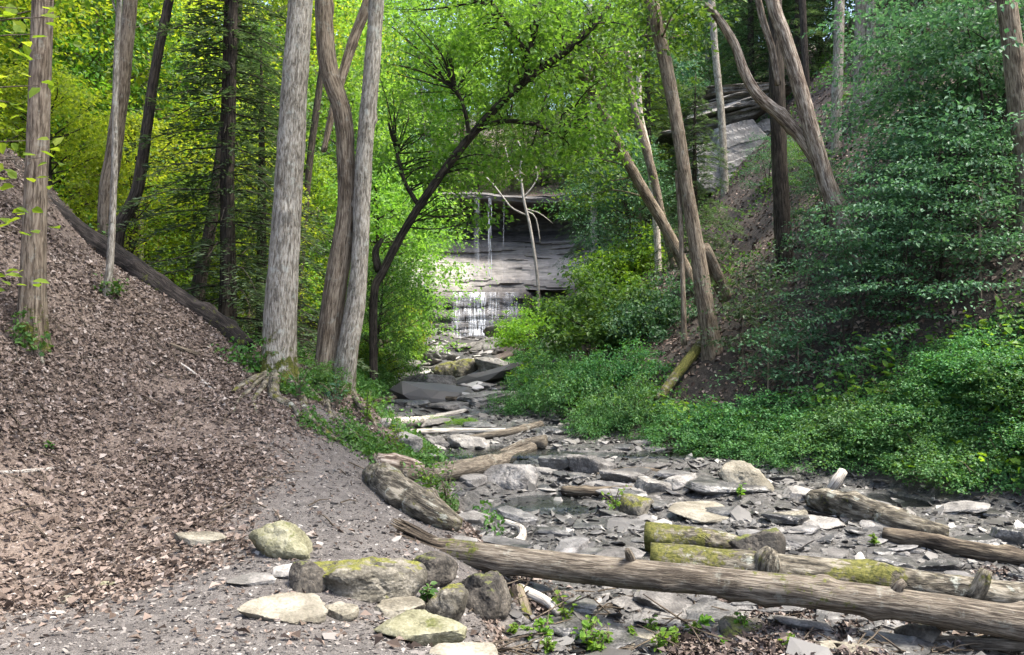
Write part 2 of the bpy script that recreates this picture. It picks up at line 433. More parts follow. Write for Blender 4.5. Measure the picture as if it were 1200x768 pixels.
def bark_mat(name, lo, mid, hi, ridge=(42, 42, 5), mossc=((.035, .045, .008), (.10, .105, .02)), bump=.7, rough=.9, lichen=0.0):
    m, nt, o = mat_new(name); k = NT(nt)
    bv = k.attr('bark', 'Vector')
    a = k.noise(k.scale(bv, ridge), 1.0, 5, .65, .3)
    b = k.noise(bv, 3.2, 4)
    h = k.math('ADD', k.math('MULTIPLY', a, .8), k.math('MULTIPLY', b, .3))
    col = k.ramp(h, [(.42, lo), (.53, mid), (.66, hi)])
    cr = k.step(k.noise(k.scale(bv, (ridge[0] * .55, ridge[1] * .55, ridge[2] * .45)), 1.0, 4, .6, .5), .40, .47)
    col = k.mix(k.math('MULTIPLY', k.math('SUBTRACT', 1.0, cr), .55), col, tuple(c * .7 for c in lo)); h = k.math('ADD', h, k.math('MULTIPLY', cr, .35))
    if lichen:
        ln = k.step(k.noise(bv, 7.0, 5, .7), .56, .66)
        col = k.mix(k.math('MULTIPLY', ln, lichen), col, (.36, .38, .33))
    mo = k.attr('moss')
    mf = k.step(k.math('ADD', mo, k.math('MULTIPLY', k.math('SUBTRACT', k.noise(bv, 11.0, 6, .7), .5), 2.6)), .45, .75)
    mc = k.ramp(k.noise(bv, 40.0, 3), [(.35, mossc[0]), (.65, mossc[1])])
    col = k.mix(mf, col, mc)
    p = k.principled(col, rough, .2, k.bump(h, bump, .025)); k.l(p.outputs[0], o.inputs[0])
    return m
BARK = {
    'grey': bark_mat('bark_grey_brown', (.085, .072, .056), (.215, .19, .15), (.36, .335, .285), ridge=(52, 52, 11), lichen=.5, bump=.9),
    'warm': bark_mat('bark_warm_brown', (.05, .037, .025), (.145, .112, .08), (.26, .215, .16), ridge=(52, 52, 6), lichen=.25, bump=.8),
    'dark': bark_mat('bark_dark', (.012, .010, .008), (.035, .028, .022), (.08, .065, .05)),
    'pale': bark_mat('bark_pale', (.14, .12, .09), (.34, .30, .24), (.55, .50, .42), ridge=(30, 30, 12)),
    'strip': bark_mat('bark_peeling_pale', (.05, .035, .027), (.17, .13, .10), (.38, .33, .275), ridge=(38, 38, 5)),
    'dead': bark_mat('bark_bleached_dead', (.12, .105, .09), (.30, .275, .24), (.48, .45, .40), ridge=(60, 60, 5), bump=.3),
    'log': bark_mat('wood_weathered', (.04, .032, .024), (.095, .079, .06), (.19, .165, .13), ridge=(70, 70, 7), bump=.7, lichen=.2),
    'black': bark_mat('wood_black', (.005, .004, .003), (.014, .011, .009), (.04, .033, .028), ridge=(30, 30, 5)),  # even near-black wood of the slope log
    'rot': bark_mat('wood_rotten', (.018, .014, .010), (.07, .055, .04), (.17, .14, .10), ridge=(30, 30, 4), bump=1.0),
    'mossy': bark_mat('wood_mossy', (.02, .018, .014), (.085, .074, .055), (.21, .19, .15), ridge=(24, 24, 8), mossc=((.045, .048, .012), (.12, .115, .03)), bump=1.0, lichen=.5),
}
def rock_mat(name, lo, mid, hi, mossc=((.035, .042, .01), (.10, .105, .025)), moss=0.0, rough=.8, spec=.3, sc=1.0, speck=.3):
    m, nt, o = mat_new(name); k = NT(nt)
    tc = k.n('ShaderNodeTexCoord'); oi = k.n('ShaderNodeObjectInfo'); g = k.n('ShaderNodeNewGeometry')
    off = k.n('ShaderNodeVectorMath', operation='ADD'); k.l(tc.outputs['Object'], off.inputs[0])
    cmb = k.n('ShaderNodeCombineXYZ'); r9 = k.math('MULTIPLY', oi.outputs['Random'], 90.0); k.l(r9, cmb.inputs[0]); k.l(cmb.outputs[0], off.inputs[1])
    v = off.outputs[0]
    a = k.noise(v, 5 * sc, 6, .65); b = k.noise(k.scale(v, (3, 3, 26)), sc, 4); c = k.noise(v, 55 * sc, 3)
    h = k.math('ADD', k.math('ADD', k.math('MULTIPLY', a, .55), k.math('MULTIPLY', b, .2)), k.math('MULTIPLY', c, speck))
    h = k.math('ADD', h, k.math('MULTIPLY', k.math('SUBTRACT', oi.outputs['Random'], .5), .08))
    col = k.ramp(h, [(.42, lo), (.52, mid), (.63, hi)])
    st = k.step(k.noise(v, 1.6 * sc, 6, .7), .44, .60); col = k.mix(k.math('MULTIPLY', st, .55), col, lo)
    if moss:
        sp = k.n('ShaderNodeSeparateXYZ'); k.l(g.outputs['Normal'], sp.inputs[0])
        mf = k.math('ADD', k.math('MULTIPLY', sp.outputs[2], .25), k.math('MULTIPLY', k.noise(v, 4.0 * sc, 5, .6), 1.0))
        mf = k.step(mf, .95 - moss * .5, 1.06 - moss * .5)
        mc = k.ramp(k.noise(v, 70, 3), [(.3, mossc[0]), (.7, mossc[1])]); col = k.mix(mf, col, mc)
    p = k.principled(col, rough, spec, k.bump(h, .6, .03)); k.l(p.outputs[0], o.inputs[0])
    return m
ROCK = {
    'tan': rock_mat('stone_tan', (.085, .075, .055), (.165, .15, .115), (.25, .23, .185), moss=.05),
    'green': rock_mat('stone_tan_green', (.075, .07, .038), (.145, .14, .085), (.225, .215, .15), moss=.3),
    'pale': rock_mat('stone_pale', (.085, .08, .072), (.18, .17, .155), (.29, .275, .255), moss=.05),
    'grey': rock_mat('stone_grey', (.05, .047, .044), (.125, .118, .11), (.225, .215, .20), moss=.12),
    'shale': rock_mat('stone_shale_grey', (.04, .038, .037), (.10, .096, .092), (.19, .183, .175), rough=.55, spec=.4),
    'wet': rock_mat('stone_wet_dark', (.02, .02, .02), (.06, .058, .055), (.15, .145, .135), rough=.38, spec=.5),
    'mossy': rock_mat('stone_mossy', (.03, .027, .02), (.10, .09, .068), (.23, .21, .17), moss=.66, mossc=((.05, .055, .01), (.15, .145, .028))),
    'dark': rock_mat('stone_dark_mossy', (.02, .018, .015), (.06, .052, .042), (.14, .125, .10), moss=.5, mossc=((.04, .045, .01), (.11, .12, .03))),
}
def ground_mat():
    m, nt, o = mat_new('forest_ground'); k = NT(nt)
    tc = k.n('ShaderNodeTexCoord'); v = tc.outputs['Object']
    n1 = k.noise(v, .8, 4); n2 = k.noise(v, 9, 5, .65); n3 = k.noise(v, 60, 3, .6); n4 = k.noise(v, 150, 2, .5)
    mixn = k.math('ADD', k.math('MULTIPLY', n2, .45), k.math('MULTIPLY', n3, .55))
    litter = k.ramp(mixn, [(.36, (.045, .034, .027)), (.48, (.105, .08, .064)), (.6, (.17, .135, .11)), (.7, (.25, .205, .175))])
    path = k.ramp(k.math('ADD', k.math('MULTIPLY', n4, .6), k.math('MULTIPLY', n2, .4)), [(.38, (.034, .03, .028)), (.5, (.08, .072, .066)), (.62, (.14, .128, .118))])
    creek = k.ramp(mixn, [(.38, (.02, .019, .018)), (.5, (.065, .062, .058)), (.62, (.14, .134, .125))])
    soil = k.ramp(mixn, [(.36, (.012, .010, .008)), (.52, (.04, .033, .027)), (.68, (.095, .077, .063))])
    col = k.mix(k.attr('soil'), litter, soil)
    col = k.mix(k.attr('path'), col, path)
    col = k.mix(k.attr('creek'), col, creek)
    rg = k.mix(k.attr('creek'), (.92, .92, .92), (.35, .35, .35))
    h = k.math('ADD', k.math('MULTIPLY', n3, .5), k.math('MULTIPLY', n2, .6))
    p = k.principled(col, .9, .3, k.bump(h, .8, .03)); k.l(rg, p.inputs['Roughness'])
    k.l(p.outputs[0], o.inputs[0]); return m

# ------------------------------------------------------------------ ground
def build_ground():
    Yr = np.concatenate([np.linspace(-14, 3.2, 26), np.linspace(3.3, 15, 300), np.geomspace(15.05, 58, 210), np.linspace(58.5, 72, 40), np.geomspace(73, 170, 30)])
    t = np.linspace(-1, 1, 400); t = t * .75 + .25 * t ** 3
    half = 7.0 + .95 * np.maximum(Yr, 0); half = np.maximum(half, 11)
    X = t[None] * half[:, None]; Y = np.repeat(Yr[:, None], len(t), 1)
    Z = H(X, Y)
    nr, nc = X.shape
    idx = np.arange(nr * nc).reshape(nr, nc)
    Q = np.stack([idx[:-1, :-1], idx[:-1, 1:], idx[1:, 1:], idx[1:, :-1]], -1).reshape(-1, 4)
    c = creek_mask(X, Y); p = path_mask(X, Y)
    xr = np.interp(Y, CL[:, 0], CL[:, 2]); xl = np.interp(Y, CL[:, 0], CL[:, 1])
    s = smooth(-.2, .8, X - xr + .5 * fbm(v3(X * .5, Y * .5), 3, 3)) * smooth(46, 26, Y) + smooth(11.5, 14, Y) * (X < xl)
    s = np.maximum(s, .95 * smooth(11.3, 11.7, Y) * (X < -4.5))
    s = np.clip(s, 0, 1) * (1 - .5 * smooth(0, .4, fbm(v3(X * .8, Y * .8), 3, 8)) * (Y > 17))
    g = Geo(); g.add(np.stack([X, Y, Z], -1).reshape(-1, 3), Q, creek=c.ravel(), path=p.ravel(), soil=s.ravel())
    o = g.build('ground', ground_mat(), smoothed=True); tag(o, 'forest floor with gravel path, leaf-covered slopes and shale creek bed', 'ground', kind='structure')
build_ground()

def build_water():
    m, nt, o = mat_new('creek_water'); k = NT(nt)
    tc = k.n('ShaderNodeTexCoord')
    h = k.noise(k.scale(tc.outputs['Object'], (1, 1.7, 1)), 7, 4, .6, .4)
    nb = k.bump(h, .35, .03)
    gl = k.n('ShaderNodeBsdfGlossy'); gl.inputs['Roughness'].default_value = .06; k.l(nb, gl.inputs['Normal'])
    tr = k.n('ShaderNodeBsdfTransparent'); tr.inputs[0].default_value = (.62, .66, .68, 1)
    fr = k.n('ShaderNodeFresnel'); fr.inputs[0].default_value = 1.33; k.l(nb, fr.inputs['Normal'])
    mx = k.n('ShaderNodeMixShader'); k.l(fr.outputs[0], mx.inputs[0]); k.l(tr.outputs[0], mx.inputs[1]); k.l(gl.outputs[0], mx.inputs[2])
    k.l(mx.outputs[0], o.inputs[0])
    Yr = np.concatenate([np.linspace(6.4, 15, 90), np.geomspace(15.2, 57, 90)])
    t = np.linspace(0, 1, 40)
    xl = np.interp(Yr, CL[:, 0], CL[:, 1]); xr = np.interp(Yr, CL[:, 0], CL[:, 2])
    X = xl[:, None] + (xr - xl)[:, None] * t[None]; Y = np.repeat(Yr[:, None], 40, 1)
    q = (creek_level(Y) + .02) / .15
    Z = (np.floor(q) + smooth(.8, 1, q - np.floor(q))) * .15 - .032 - .07 * smooth(12.5, 11, Y) + .004 * fbm(v3(X * 3, Y * 3), 2, 4)
    idx = np.arange(X.size).reshape(X.shape)
    Q = np.stack([idx[:-1, :-1], idx[:-1, 1:], idx[1:, 1:], idx[1:, :-1]], -1).reshape(-1, 4)
    ob = Geo().add(np.stack([X, Y, Z], -1).reshape(-1, 3), Q).build('water', m, smoothed=True)
    tag(ob, 'shallow creek water running over the shale bed', 'water', kind='structure')
build_water()

# ------------------------------------------------------------------ waterfall cliff and rock outcrop
def cliff_mat():
    m, nt, o = mat_new('cliff_shale'); k = NT(nt)
    tc = k.n('ShaderNodeTexCoord'); v = tc.outputs['Object']
    lay = k.noise(k.scale(v, (.25, .25, 5)), 1, 5, .6, .2); bl = k.noise(v, .7, 4); fi = k.noise(k.scale(v, (2, 2, 14)), 1, 4)
    h = k.math('ADD', k.math('MULTIPLY', lay, .5), k.math('ADD', k.math('MULTIPLY', bl, .3), k.math('MULTIPLY', fi, .3)))
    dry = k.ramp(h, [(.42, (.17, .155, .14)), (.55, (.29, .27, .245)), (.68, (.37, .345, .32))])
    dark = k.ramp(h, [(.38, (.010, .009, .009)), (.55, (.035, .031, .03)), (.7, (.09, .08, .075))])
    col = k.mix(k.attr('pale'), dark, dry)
    wet = k.step(k.noise(k.scale(v, (1.6, 1.6, .35)), 1, 4), .5, .62)
    col = k.mix(k.math('MULTIPLY', wet, .3), col, (.09, .085, .09))
    p = k.principled(col, .6, .4, k.bump(h, .9, .12)); k.l(p.outputs[0], o.inputs[0]); return m
CLM = cliff_mat()
def build_cliff():
    prof = np.array([  # y offset, z, paleness
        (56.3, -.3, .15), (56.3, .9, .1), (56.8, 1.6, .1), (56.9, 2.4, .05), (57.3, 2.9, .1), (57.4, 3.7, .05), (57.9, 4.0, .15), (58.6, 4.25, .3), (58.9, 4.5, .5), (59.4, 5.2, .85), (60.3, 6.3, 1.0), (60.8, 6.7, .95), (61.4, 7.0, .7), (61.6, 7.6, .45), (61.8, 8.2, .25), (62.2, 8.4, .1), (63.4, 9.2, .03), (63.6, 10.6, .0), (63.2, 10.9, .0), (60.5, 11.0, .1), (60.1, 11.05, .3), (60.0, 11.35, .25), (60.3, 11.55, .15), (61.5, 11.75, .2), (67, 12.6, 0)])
    n = 170; xs = np.linspace(-15, 13, 260)
    S = np.linspace(0, len(prof) - 1, n)
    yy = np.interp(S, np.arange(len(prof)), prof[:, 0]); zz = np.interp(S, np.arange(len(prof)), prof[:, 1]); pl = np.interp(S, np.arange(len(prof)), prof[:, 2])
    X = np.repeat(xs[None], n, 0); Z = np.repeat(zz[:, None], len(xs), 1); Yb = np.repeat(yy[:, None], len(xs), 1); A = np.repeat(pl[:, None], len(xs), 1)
    # the lower step only stands out round the fall; the plunge wall bends round towards the viewer at both sides
    stepm = smooth(-6.6, -5.4, X) * smooth(2.2, .6, X)
    Yb = np.where(Z < 4.35, 60.2 + (Yb - 60.2) * (.25 + .75 * stepm), Yb)
    Yb = Yb - .035 * np.minimum((X + 1) ** 2, 120) * (1 - .0 * Z)
    lay = np.floor(Z * 2.6 + .5 * vnoise(v3(X * .3, Z * .0))) * 1.0
    jag = fbm(np.stack([X * .5, lay * 3.1, np.zeros_like(X)], -1), 3, 51) * .35 + fbm(np.stack([X * 1.6, Z * 2, Yb * .3], -1), 3, 61) * .12
    Yb = Yb + jag * np.where(Z > 11.5, 0.3, 1)
    Z = Z + np.where(Z > 10.9, .35, .12) * fbm(np.stack([X * .35, Z * .2, np.zeros_like(X)], -1), 3, 71)
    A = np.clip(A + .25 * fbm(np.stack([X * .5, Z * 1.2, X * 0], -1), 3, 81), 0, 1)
    idx = np.arange(X.size).reshape(X.shape)
    Q = np.stack([idx[:-1, :-1], idx[:-1, 1:], idx[1:, 1:], idx[1:, :-1]], -1).reshape(-1, 4)
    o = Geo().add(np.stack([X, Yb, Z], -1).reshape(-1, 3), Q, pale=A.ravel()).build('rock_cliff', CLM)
    tag(o, 'tall shale cliff with dark overhung recess and pale band behind the waterfall', 'cliff')
    return X, Yb, Z
CX, CY, CZ = build_cliff()

def water_mat():
    m, nt, o = mat_new('falling_water'); k = NT(nt)
    v = k.attr('bark', 'Vector')
    a = k.noise(k.scale(v, (9, 9, .8)), 1, 4, .6)
    d = k.n('ShaderNodeBsdfPrincipled'); d.inputs['Base Color'].default_value = (.82, .86, .92, 1); d.inputs['Roughness'].default_value = .25
    tr = k.n('ShaderNodeBsdfTransparent')
    mx = k.n('ShaderNodeMixShader'); f = k.math('MULTIPLY', k.step(a, .36, .66), k.attr('moss'))
    k.l(f, mx.inputs[0]); k.l(tr.outputs[0], mx.inputs[1]); k.l(d.outputs[0], mx.inputs[2]); k.l(mx.outputs[0], o.inputs[0]); return m
WM = water_mat()
def ribbon(g, x0, x1, z0, z1, yfun, dens, seed, nx=14, nz=40):
    """a thin veil of falling water with thickness, following the rock"""
    u = np.linspace(0, 1, nx); w = np.linspace(0, 1, nz)
    X = x0 + (x1 - x0) * u[None] + .06 * fbm(v3(w * 6, w * 0), 2, seed)[:, None]; Z = z0 + (z1 - z0) * w[:, None] * np.ones(nx)
    Y = yfun(X, Z)
    ed = np.minimum(u, 1 - u) * 2
    al = dens * np.clip(ed * 2, 0, 1)[None] * np.ones((nz, 1))
    bk = np.stack([X, np.zeros_like(X) + seed, Z], -1)
    idx = np.arange(X.size).reshape(X.shape)
    Q = np.stack([idx[:-1, :-1], idx[:-1, 1:], idx[1:, 1:], idx[1:, :-1]], -1).reshape(-1, 4)
    g.add(np.stack([X, Y, Z], -1).reshape(-1, 3), Q, bark=bk.reshape(-1, 3), moss=al.ravel())
def cliff_y(X, Z, off=.12):
    out = np.zeros_like(X)
    zc = CZ[:, 0]
    for i in range(X.shape[0]):
        for j in range(X.shape[1]):
            c = int(np.clip(np.searchsorted(CX[0], X[i, j]), 0, CX.shape[1] - 1))
            r = np.nonzero(np.abs(CZ[:110, c] - Z[i, j]) < .16)[0]
            out[i, j] = (CY[r, c].min() if len(r) else 57.5) - off
    return out
def build_falls():
    g = Geo(); 
    for k, (a, b, d) in enumerate([(-5.1, -4.3, .5), (-4.5, -3.6, .28), (-3.9, -3.1, .85), (-3.3, -2.6, .8), (-2.7, -1.6, .35), (-1.5, -.2, .28)]):
        ribbon(g, a + .8, b + .8, 4.15, .6, lambda X, Z: cliff_y(X, Z), d, k + 3)
    o = g.build('waterfall', WM, base=(-2.8, 57, .6)); tag(o, 'white ribbons of water sliding down the dark lower rock step', 'waterfall')
    g = Geo()
    for k, (x, w, d) in enumerate([(-1.7, .16, .55), (-1.55, .07, .8), (-2.6, .5, .2), (-.6, .1, .2)]):
        ribbon(g, x - w / 2, x + w / 2, 11.2, 4.4, lambda X, Z: np.full_like(X, 59.55) - .02 * (11.2 - Z), d, k + 23)
    o = g.build('waterfall', WM, base=(-1.7, 59.5, 4.3)); tag(o, 'thin thread of water dropping free past the dark recess from the cliff lip', 'waterfall')
build_falls()

def build_outcrop():
    # layered pale ledges showing between the trunks up the right bank
    root = empty('rock_outcrop', P(850, 215, 31), 'pale layered rock outcrop showing between trunks high on the right bank', 'rock outcrop')
    b = np.array(root.location)
    g = Geo()
    rgo = np.random.default_rng(3)
    for k, (px, py, w, h, tilt) in enumerate([(822, 178, 2.6, .32, -.30), (828, 163, 3.0, .34, -.28), (838, 150, 3.4, .36, -.26), (845, 136, 3.4, .34, -.22), (858, 124, 3.6, .36, -.16), (872, 112, 3.6, .4, -.1)]):
        V, F = block_shape((w, 2.4, h), 300 + k, 5, .06, 2)
        V[:, 1] += .12 * fbm(V * [1.2, 0, 4], 3, k); V = rot(V, 0, tilt, rgo.normal(0, .1)) + P(px, py, 30.4 + rgo.uniform(-.25, .35)); g.add(V, F)
    g.build('ledge', rock_mat('ledge_stone', (.08, .074, .066), (.22, .205, .185), (.37, .35, .32), sc=.5), root, b)
    g = Geo()
    for sd, px, py, Y, sz in [(320, 862, 188, 30.0, (2.6, 2.2, 2.6)), (321, 832, 200, 29.8, (1.6, 1.8, 2.0)), (322, 892, 186, 30.6, (1.6, 2, 2.6))]:
        V, F = block_shape(sz, sd, 6, .05, 5); V = rot(V, 0, -.18, .2); g.add(V + P(px, py, Y), F)
    g.build('rock_face', rock_mat('face_stone', (.16, .15, .138), (.31, .295, .275), (.42, .405, .38), sc=.5), root, b)
build_outcrop()

# ------------------------------------------------------------------ loose ground stuff: leaf litter, gravel, shale chips
def island_mat(name, stops, rough=.85, spec=.2, trans=0.0):
    m, nt, o = mat_new(name); k = NT(nt)
    g = k.n('ShaderNodeNewGeometry'); col = k.ramp(g.outputs['Random Per Island'], stops)
    p = k.principled(col, rough, spec)
    if trans:
        t = k.n('ShaderNodeBsdfTranslucent'); k.l(col, t.inputs[0]); mx = k.n('ShaderNodeMixShader'); mx.inputs[0].default_value = trans
        k.l(p.outputs[0], mx.inputs[1]); k.l(t.outputs[0], mx.inputs[2]); k.l(mx.outputs[0], o.inputs[0])
    else: k.l(p.outputs[0], o.inputs[0])
    return m
def ground_points(n, x0, x1, y0, y1, dens, rng):
    """points over the ground, thinned by dens(x,y) and by distance so that the near ground is the richest"""
    y = np.sqrt(rng.uniform(0, 1, n)) if False else rng.uniform(0, 1, n)
    y = y0 * (y1 / y0) ** y
    x = rng.uniform(x0, x1, n)
    keep = rng.random(n) < dens(x, y)
    return x[keep], y[keep]
def normals_at(x, y, e=.06):
    zx = (H(x + e, y) - H(x - e, y)) / (2 * e); zy = (H(x, y + e) - H(x, y - e)) / (2 * e)
    return unit(np.stack([-zx, -zy, np.ones_like(zx)], -1))
def scatter_litter():
    rng = np.random.default_rng(5)
    def dens(x, y):
        xl = np.interp(y, CL[:, 0], CL[:, 1])
        left = (x < xl - .1) * (1 - .985 * path_mask(x, y)) * (y < 13) * (1 - .85 * smooth(11.35, 11.7, y) * (x < -4.5))
        patch = .15 + .85 * smooth(-.3, .25, fbm(v3(x * 1.1, y * 1.1), 3, 77))
        return left * patch
    x, y = ground_points(380000, -8.5, 0, 4.0, 13, dens, rng)
    z = H(x, y); N = normals_at(x, y); n = len(x)
    a = rng.normal(size=(n, 3)); a -= N * (a * N).sum(1, keepdims=True); a = unit(a) + N * rng.normal(.1, .3, n)[:, None]
    nn = N + rng.normal(0, .45, (n, 3))
    L = np.minimum(np.exp(rng.normal(-3.3, .42, n)), .085)
    g = Geo(); leaf_block(g, np.stack([x, y, z + rng.uniform(.002, .02, n)], -1), a, nn, L, L * rng.uniform(.5, .85, n), curl=.3)
    o = g.build('leaf_litter', island_mat('dead_leaves', [(0, (.05, .036, .028)), (.3, (.105, .078, .061)), (.6, (.16, .122, .099)), (.9, (.225, .178, .15)), (1, (.35, .305, .27))], .7, .25, .12))
    tag(o, 'brown and pinkish dead leaves covering the left slope', 'leaf litter', kind='stuff')
    x, y = ground_points(60000, -.2, 9, 4.6, 7.2, lambda x, y: creek_mask(x, y, .2) * smooth(-.1, .35, fbm(v3(x * 1.4, y * 1.4), 3, 99)), rng)
    z = H(x, y); n = len(x); N = normals_at(x, y); a = rng.normal(size=(n, 3)) * [1, 1, .35]; L = np.exp(rng.normal(-3.2, .35, n))
    g = Geo(); leaf_block(g, np.stack([x, y, z + rng.uniform(.01, .06, n)], -1), a, N + rng.normal(0, .5, (n, 3)), L, L * .7, curl=.3)
    o = g.build('leaf_litter', island_mat('dead_leaves_wet', [(0, (.02, .014, .011)), (.5, (.07, .05, .04)), (.9, (.16, .125, .105)), (1, (.28, .24, .21))], .6, .3))
    tag(o, 'wet brown leaf debris in the gully below the long log', 'leaf litter', kind='stuff')
    # right bank and upstream litter, sparser
    def dens2(x, y):
        xr = np.interp(y, CL[:, 0], CL[:, 2])
        return (x > xr + .8) * .6
    x, y = ground_points(60000, -1, 16, 8, 34, dens2, rng)
    z = H(x, y); N = normals_at(x, y); n = len(x)
    a = rng.normal(size=(n, 3)); nn = N + rng.normal(0, .45, (n, 3)); L = rng.uniform(.06, .13, n)
    g = Geo(); leaf_block(g, np.stack([x, y, z + .015], -1), a - N * (a * N).sum(1, keepdims=True), nn, L, L * .7, curl=.3)
    o = g.build('leaf_litter', island_mat('dead_leaves_dark', [(0, (.03, .02, .016)), (.5, (.10, .07, .055)), (1, (.27, .21, .175))], .8, .2))
    tag(o, 'thin dark leaf litter on the shaded right hillside', 'leaf litter', kind='stuff')
scatter_litter()

def chips(name, label, cat, x, y, size, flat, mat, rng, sub=1, tilt=.25, sink=.25, nvar=10, elong=1.5):
    var = [rock_shape((1, 1, 1), 900 + k, sub, 8, 9, .6, .03, 0, .2) for k in range(nvar)]
    z = H(x, y); g = Geo(); which = rng.integers(0, nvar, len(x))
    for k in range(nvar):
        q = np.nonzero(which == k)[0]
        if not len(q): continue
        V, F = var[k]; m = len(q)
        S = np.stack([size[q] * rng.uniform(.8, elong, m), size[q] * rng.uniform(.6, 1, m), size[q] * rng.uniform(flat * .6, flat * 1.5, m)], -1)
        W = V[None] * S[:, None]
        t = rng.normal(0, tilt, (m, 2))
        W[..., 2] += W[..., 0] * t[:, None, 0] + W[..., 1] * t[:, None, 1]
        an = rng.normal(0, .8, m); c, s = np.cos(an)[:, None], np.sin(an)[:, None]
        X_, Y_ = W[..., 0] * c - W[..., 1] * s, W[..., 0] * s + W[..., 1] * c
        W = np.stack([X_ + x[q][:, None], Y_ + y[q][:, None], W[..., 2] + (z[q] + S[:, 2] * (.5 - sink) * .6)[:, None]], -1)
        FF = (F[None] + (np.arange(m) * len(V))[:, None, None]).reshape(-1, 3)
        g.add(W.reshape(-1, 3), [FF])
    o = g.build(name, mat); tag(o, label, cat, kind='stuff'); return o
def scatter_stones():
    rng = np.random.default_rng(8)
    x, y = ground_points(26000, -4, 1.2, 3.9, 11, lambda x, y: path_mask(x, y) * .9, rng)
    chips('gravel', 'grey gravel and small stones of the footpath', 'gravel', x, y, np.exp(rng.normal(-4.15, .5, len(x))), .5, island_mat('gravel_stone', [(0, (.035, .032, .03)), (.5, (.10, .09, .083)), (.88, (.18, .165, .15)), (1, (.30, .285, .26))], .85), rng)
    cm = lambda x, y: creek_mask(x, y, .2) * (.25 + .75 * smooth(-.3, .3, fbm(v3(x * .9, y * .9), 3, 91)))
    x, y = ground_points(60000, -5, 9, 4.6, 20, cm, rng)
    chips('shale_chips', 'small dark wet shale chips lying all over the creek bed', 'shale chips', x, y, np.exp(rng.normal(-2.9, .55, len(x))) * (.6 + .035 * y), .26,
          island_mat('shale_chip', [(0, (.016, .015, .014)), (.4, (.055, .052, .048)), (.7, (.11, .105, .097)), (.92, (.16, .15, .138)), (1, (.25, .24, .22))], .5, .5), rng, tilt=.35)
    x, y = ground_points(2500, -6, 2, 18, 56, lambda x, y: creek_mask(x, y, .3), rng)
    chips('shale_chips', 'pale broken shale in the upper creek below the fall', 'shale chips', x, y, np.exp(rng.normal(-1.35, .5, len(x))), .3,
          island_mat('shale_pale', [(0, (.05, .048, .046)), (.5, (.16, .15, .14)), (1, (.44, .42, .40))], .6, .4), rng, sub=2, tilt=.2)
    # broken twigs on the bed in front of the big log
    g = Geo()
    for k in range(330):
        px, py = rng.uniform(540, 1200), rng.uniform(690, 800)
        b = G(px, min(py, 767)); an = rng.uniform(0, 3.14); L = rng.uniform(.1, .45); d = np.array([math.cos(an), math.sin(an) * .6, rng.normal(0, .15)]) * L
        b = b + [0, 0, .02]; tube(g, [b, b + d * .5 + rng.normal(0, .015, 3), b + d], [.008, .007, .004], 5, .1, k, 0, cap=False)
    for k in range(110):
        px, py = rng.uniform(0, 420), rng.uniform(330, 640)
        b = G(px, py); an = rng.uniform(0, 3.14); L = rng.uniform(.08, .4); d = np.array([math.cos(an), math.sin(an), 0]) * L
        e = b + d; e[2] = Hs(e[0], e[1]) + .02; b[2] += .02
        tube(g, [b, (b + e) / 2 + [0, 0, .02], e], [.007, .006, .003], 5, .1, k, 0, cap=False)
    tag(g.build('twig_litter', BARK['rot']), 'broken brown twigs strewn over the ground', 'twigs', kind='stuff')
scatter_stones()

# ------------------------------------------------------------------ rocks, one by one
def rock(px, py, wpx, hpx, kind, label, seed, depth=1.0, rz=0.0, tilt=(0, 0), sharp=40, top=.55, sub=5, planes=12, group=None, name='rock', sink=.3, strata=0.0, rough=.075, lump=.1, Y=None, base=None):
    """px,py: middle of the rock's foot; wpx,hpx its size in the photograph"""
    b = G(px, py) if Y is None else P(px, py, Y)
    if base is not None: b = np.array(base, float)
    sc = b[1] / FPX
    w, h = wpx * sc, hpx * sc
    h = max(.42 * h, h - .7 * w * depth * min(.3, max(0, (CAMZ - b[2]) / b[1])))
    # foreshortening: the visible height holds the rock's depth as well
    V, F = rock_shape((w, w * depth, h), seed, sub, planes, sharp, top, rough, strata, lump)
    V = V / np.array([np.ptp(V[:, 0]), np.ptp(V[:, 1]), np.ptp(V[:, 2])]) * np.array([w, w * depth, h])
    V = rot(V, tilt[0], tilt[1], rz)
    V = V - [0, 0, V[:, 2].min()]
    c = b + [0, w * depth * .5, 0]
    c[2] = Hs(c[0], c[1]) * .5 + b[2] * .5 - h * sink
    o = Geo().add(V + c, [F]).build(name, ROCK[kind], base=c, smoothed=False)
    return tag(o, label, 'rock', group)
# on the path
rock(228, 642, 72, 22, 'tan', 'flat tan stone slab lying alone at the foot of the leaf slope', 1, .55, .05, (.12, .04), top=.4)
rock(327, 657, 86, 66, 'green', 'rounded tan boulder with greenish tint and dark undercut beside the path', 2, .75, -.2, (0, .1), sharp=6, top=.9, lump=.18, sink=.3)
rock(331, 733, 106, 34, 'tan', 'pale tan pointed flat stone set in the path nearest the dark lumpy boulder', 3, .62, .3, (.16, 0), top=.35, planes=9)
rock(288, 690, 58, 16, 'pale', 'whitish flat stone sunk in the gravel behind the pale pointed stone', 4, .6, 0, (.1, 0), top=.35)
rock(340, 682, 62, 22, 'pale', 'pale flat stone wedged under the rounded greenish boulder', 5, .6, .2, (.1, 0), top=.4)
rock(393, 727, 42, 24, 'tan', 'small square tan stone right of the pale pointed flat stone', 6, .8, .1, (.12, 0), top=.4)
rock(457, 726, 62, 26, 'tan', 'flat tan stone with moss edge behind the large triangular slab', 7, .7, .4, (.15, 0), top=.35)
rock(488, 757, 104, 40, 'green', 'large triangular tan slab at the bottom of the path edge', 8, .7, .5, (.2, .06), top=.35, planes=7)
rock(543, 775, 84, 22, 'tan', 'flat tan stone cut by the bottom edge of the view', 9, .6, 0, (.1, 0), top=.4)
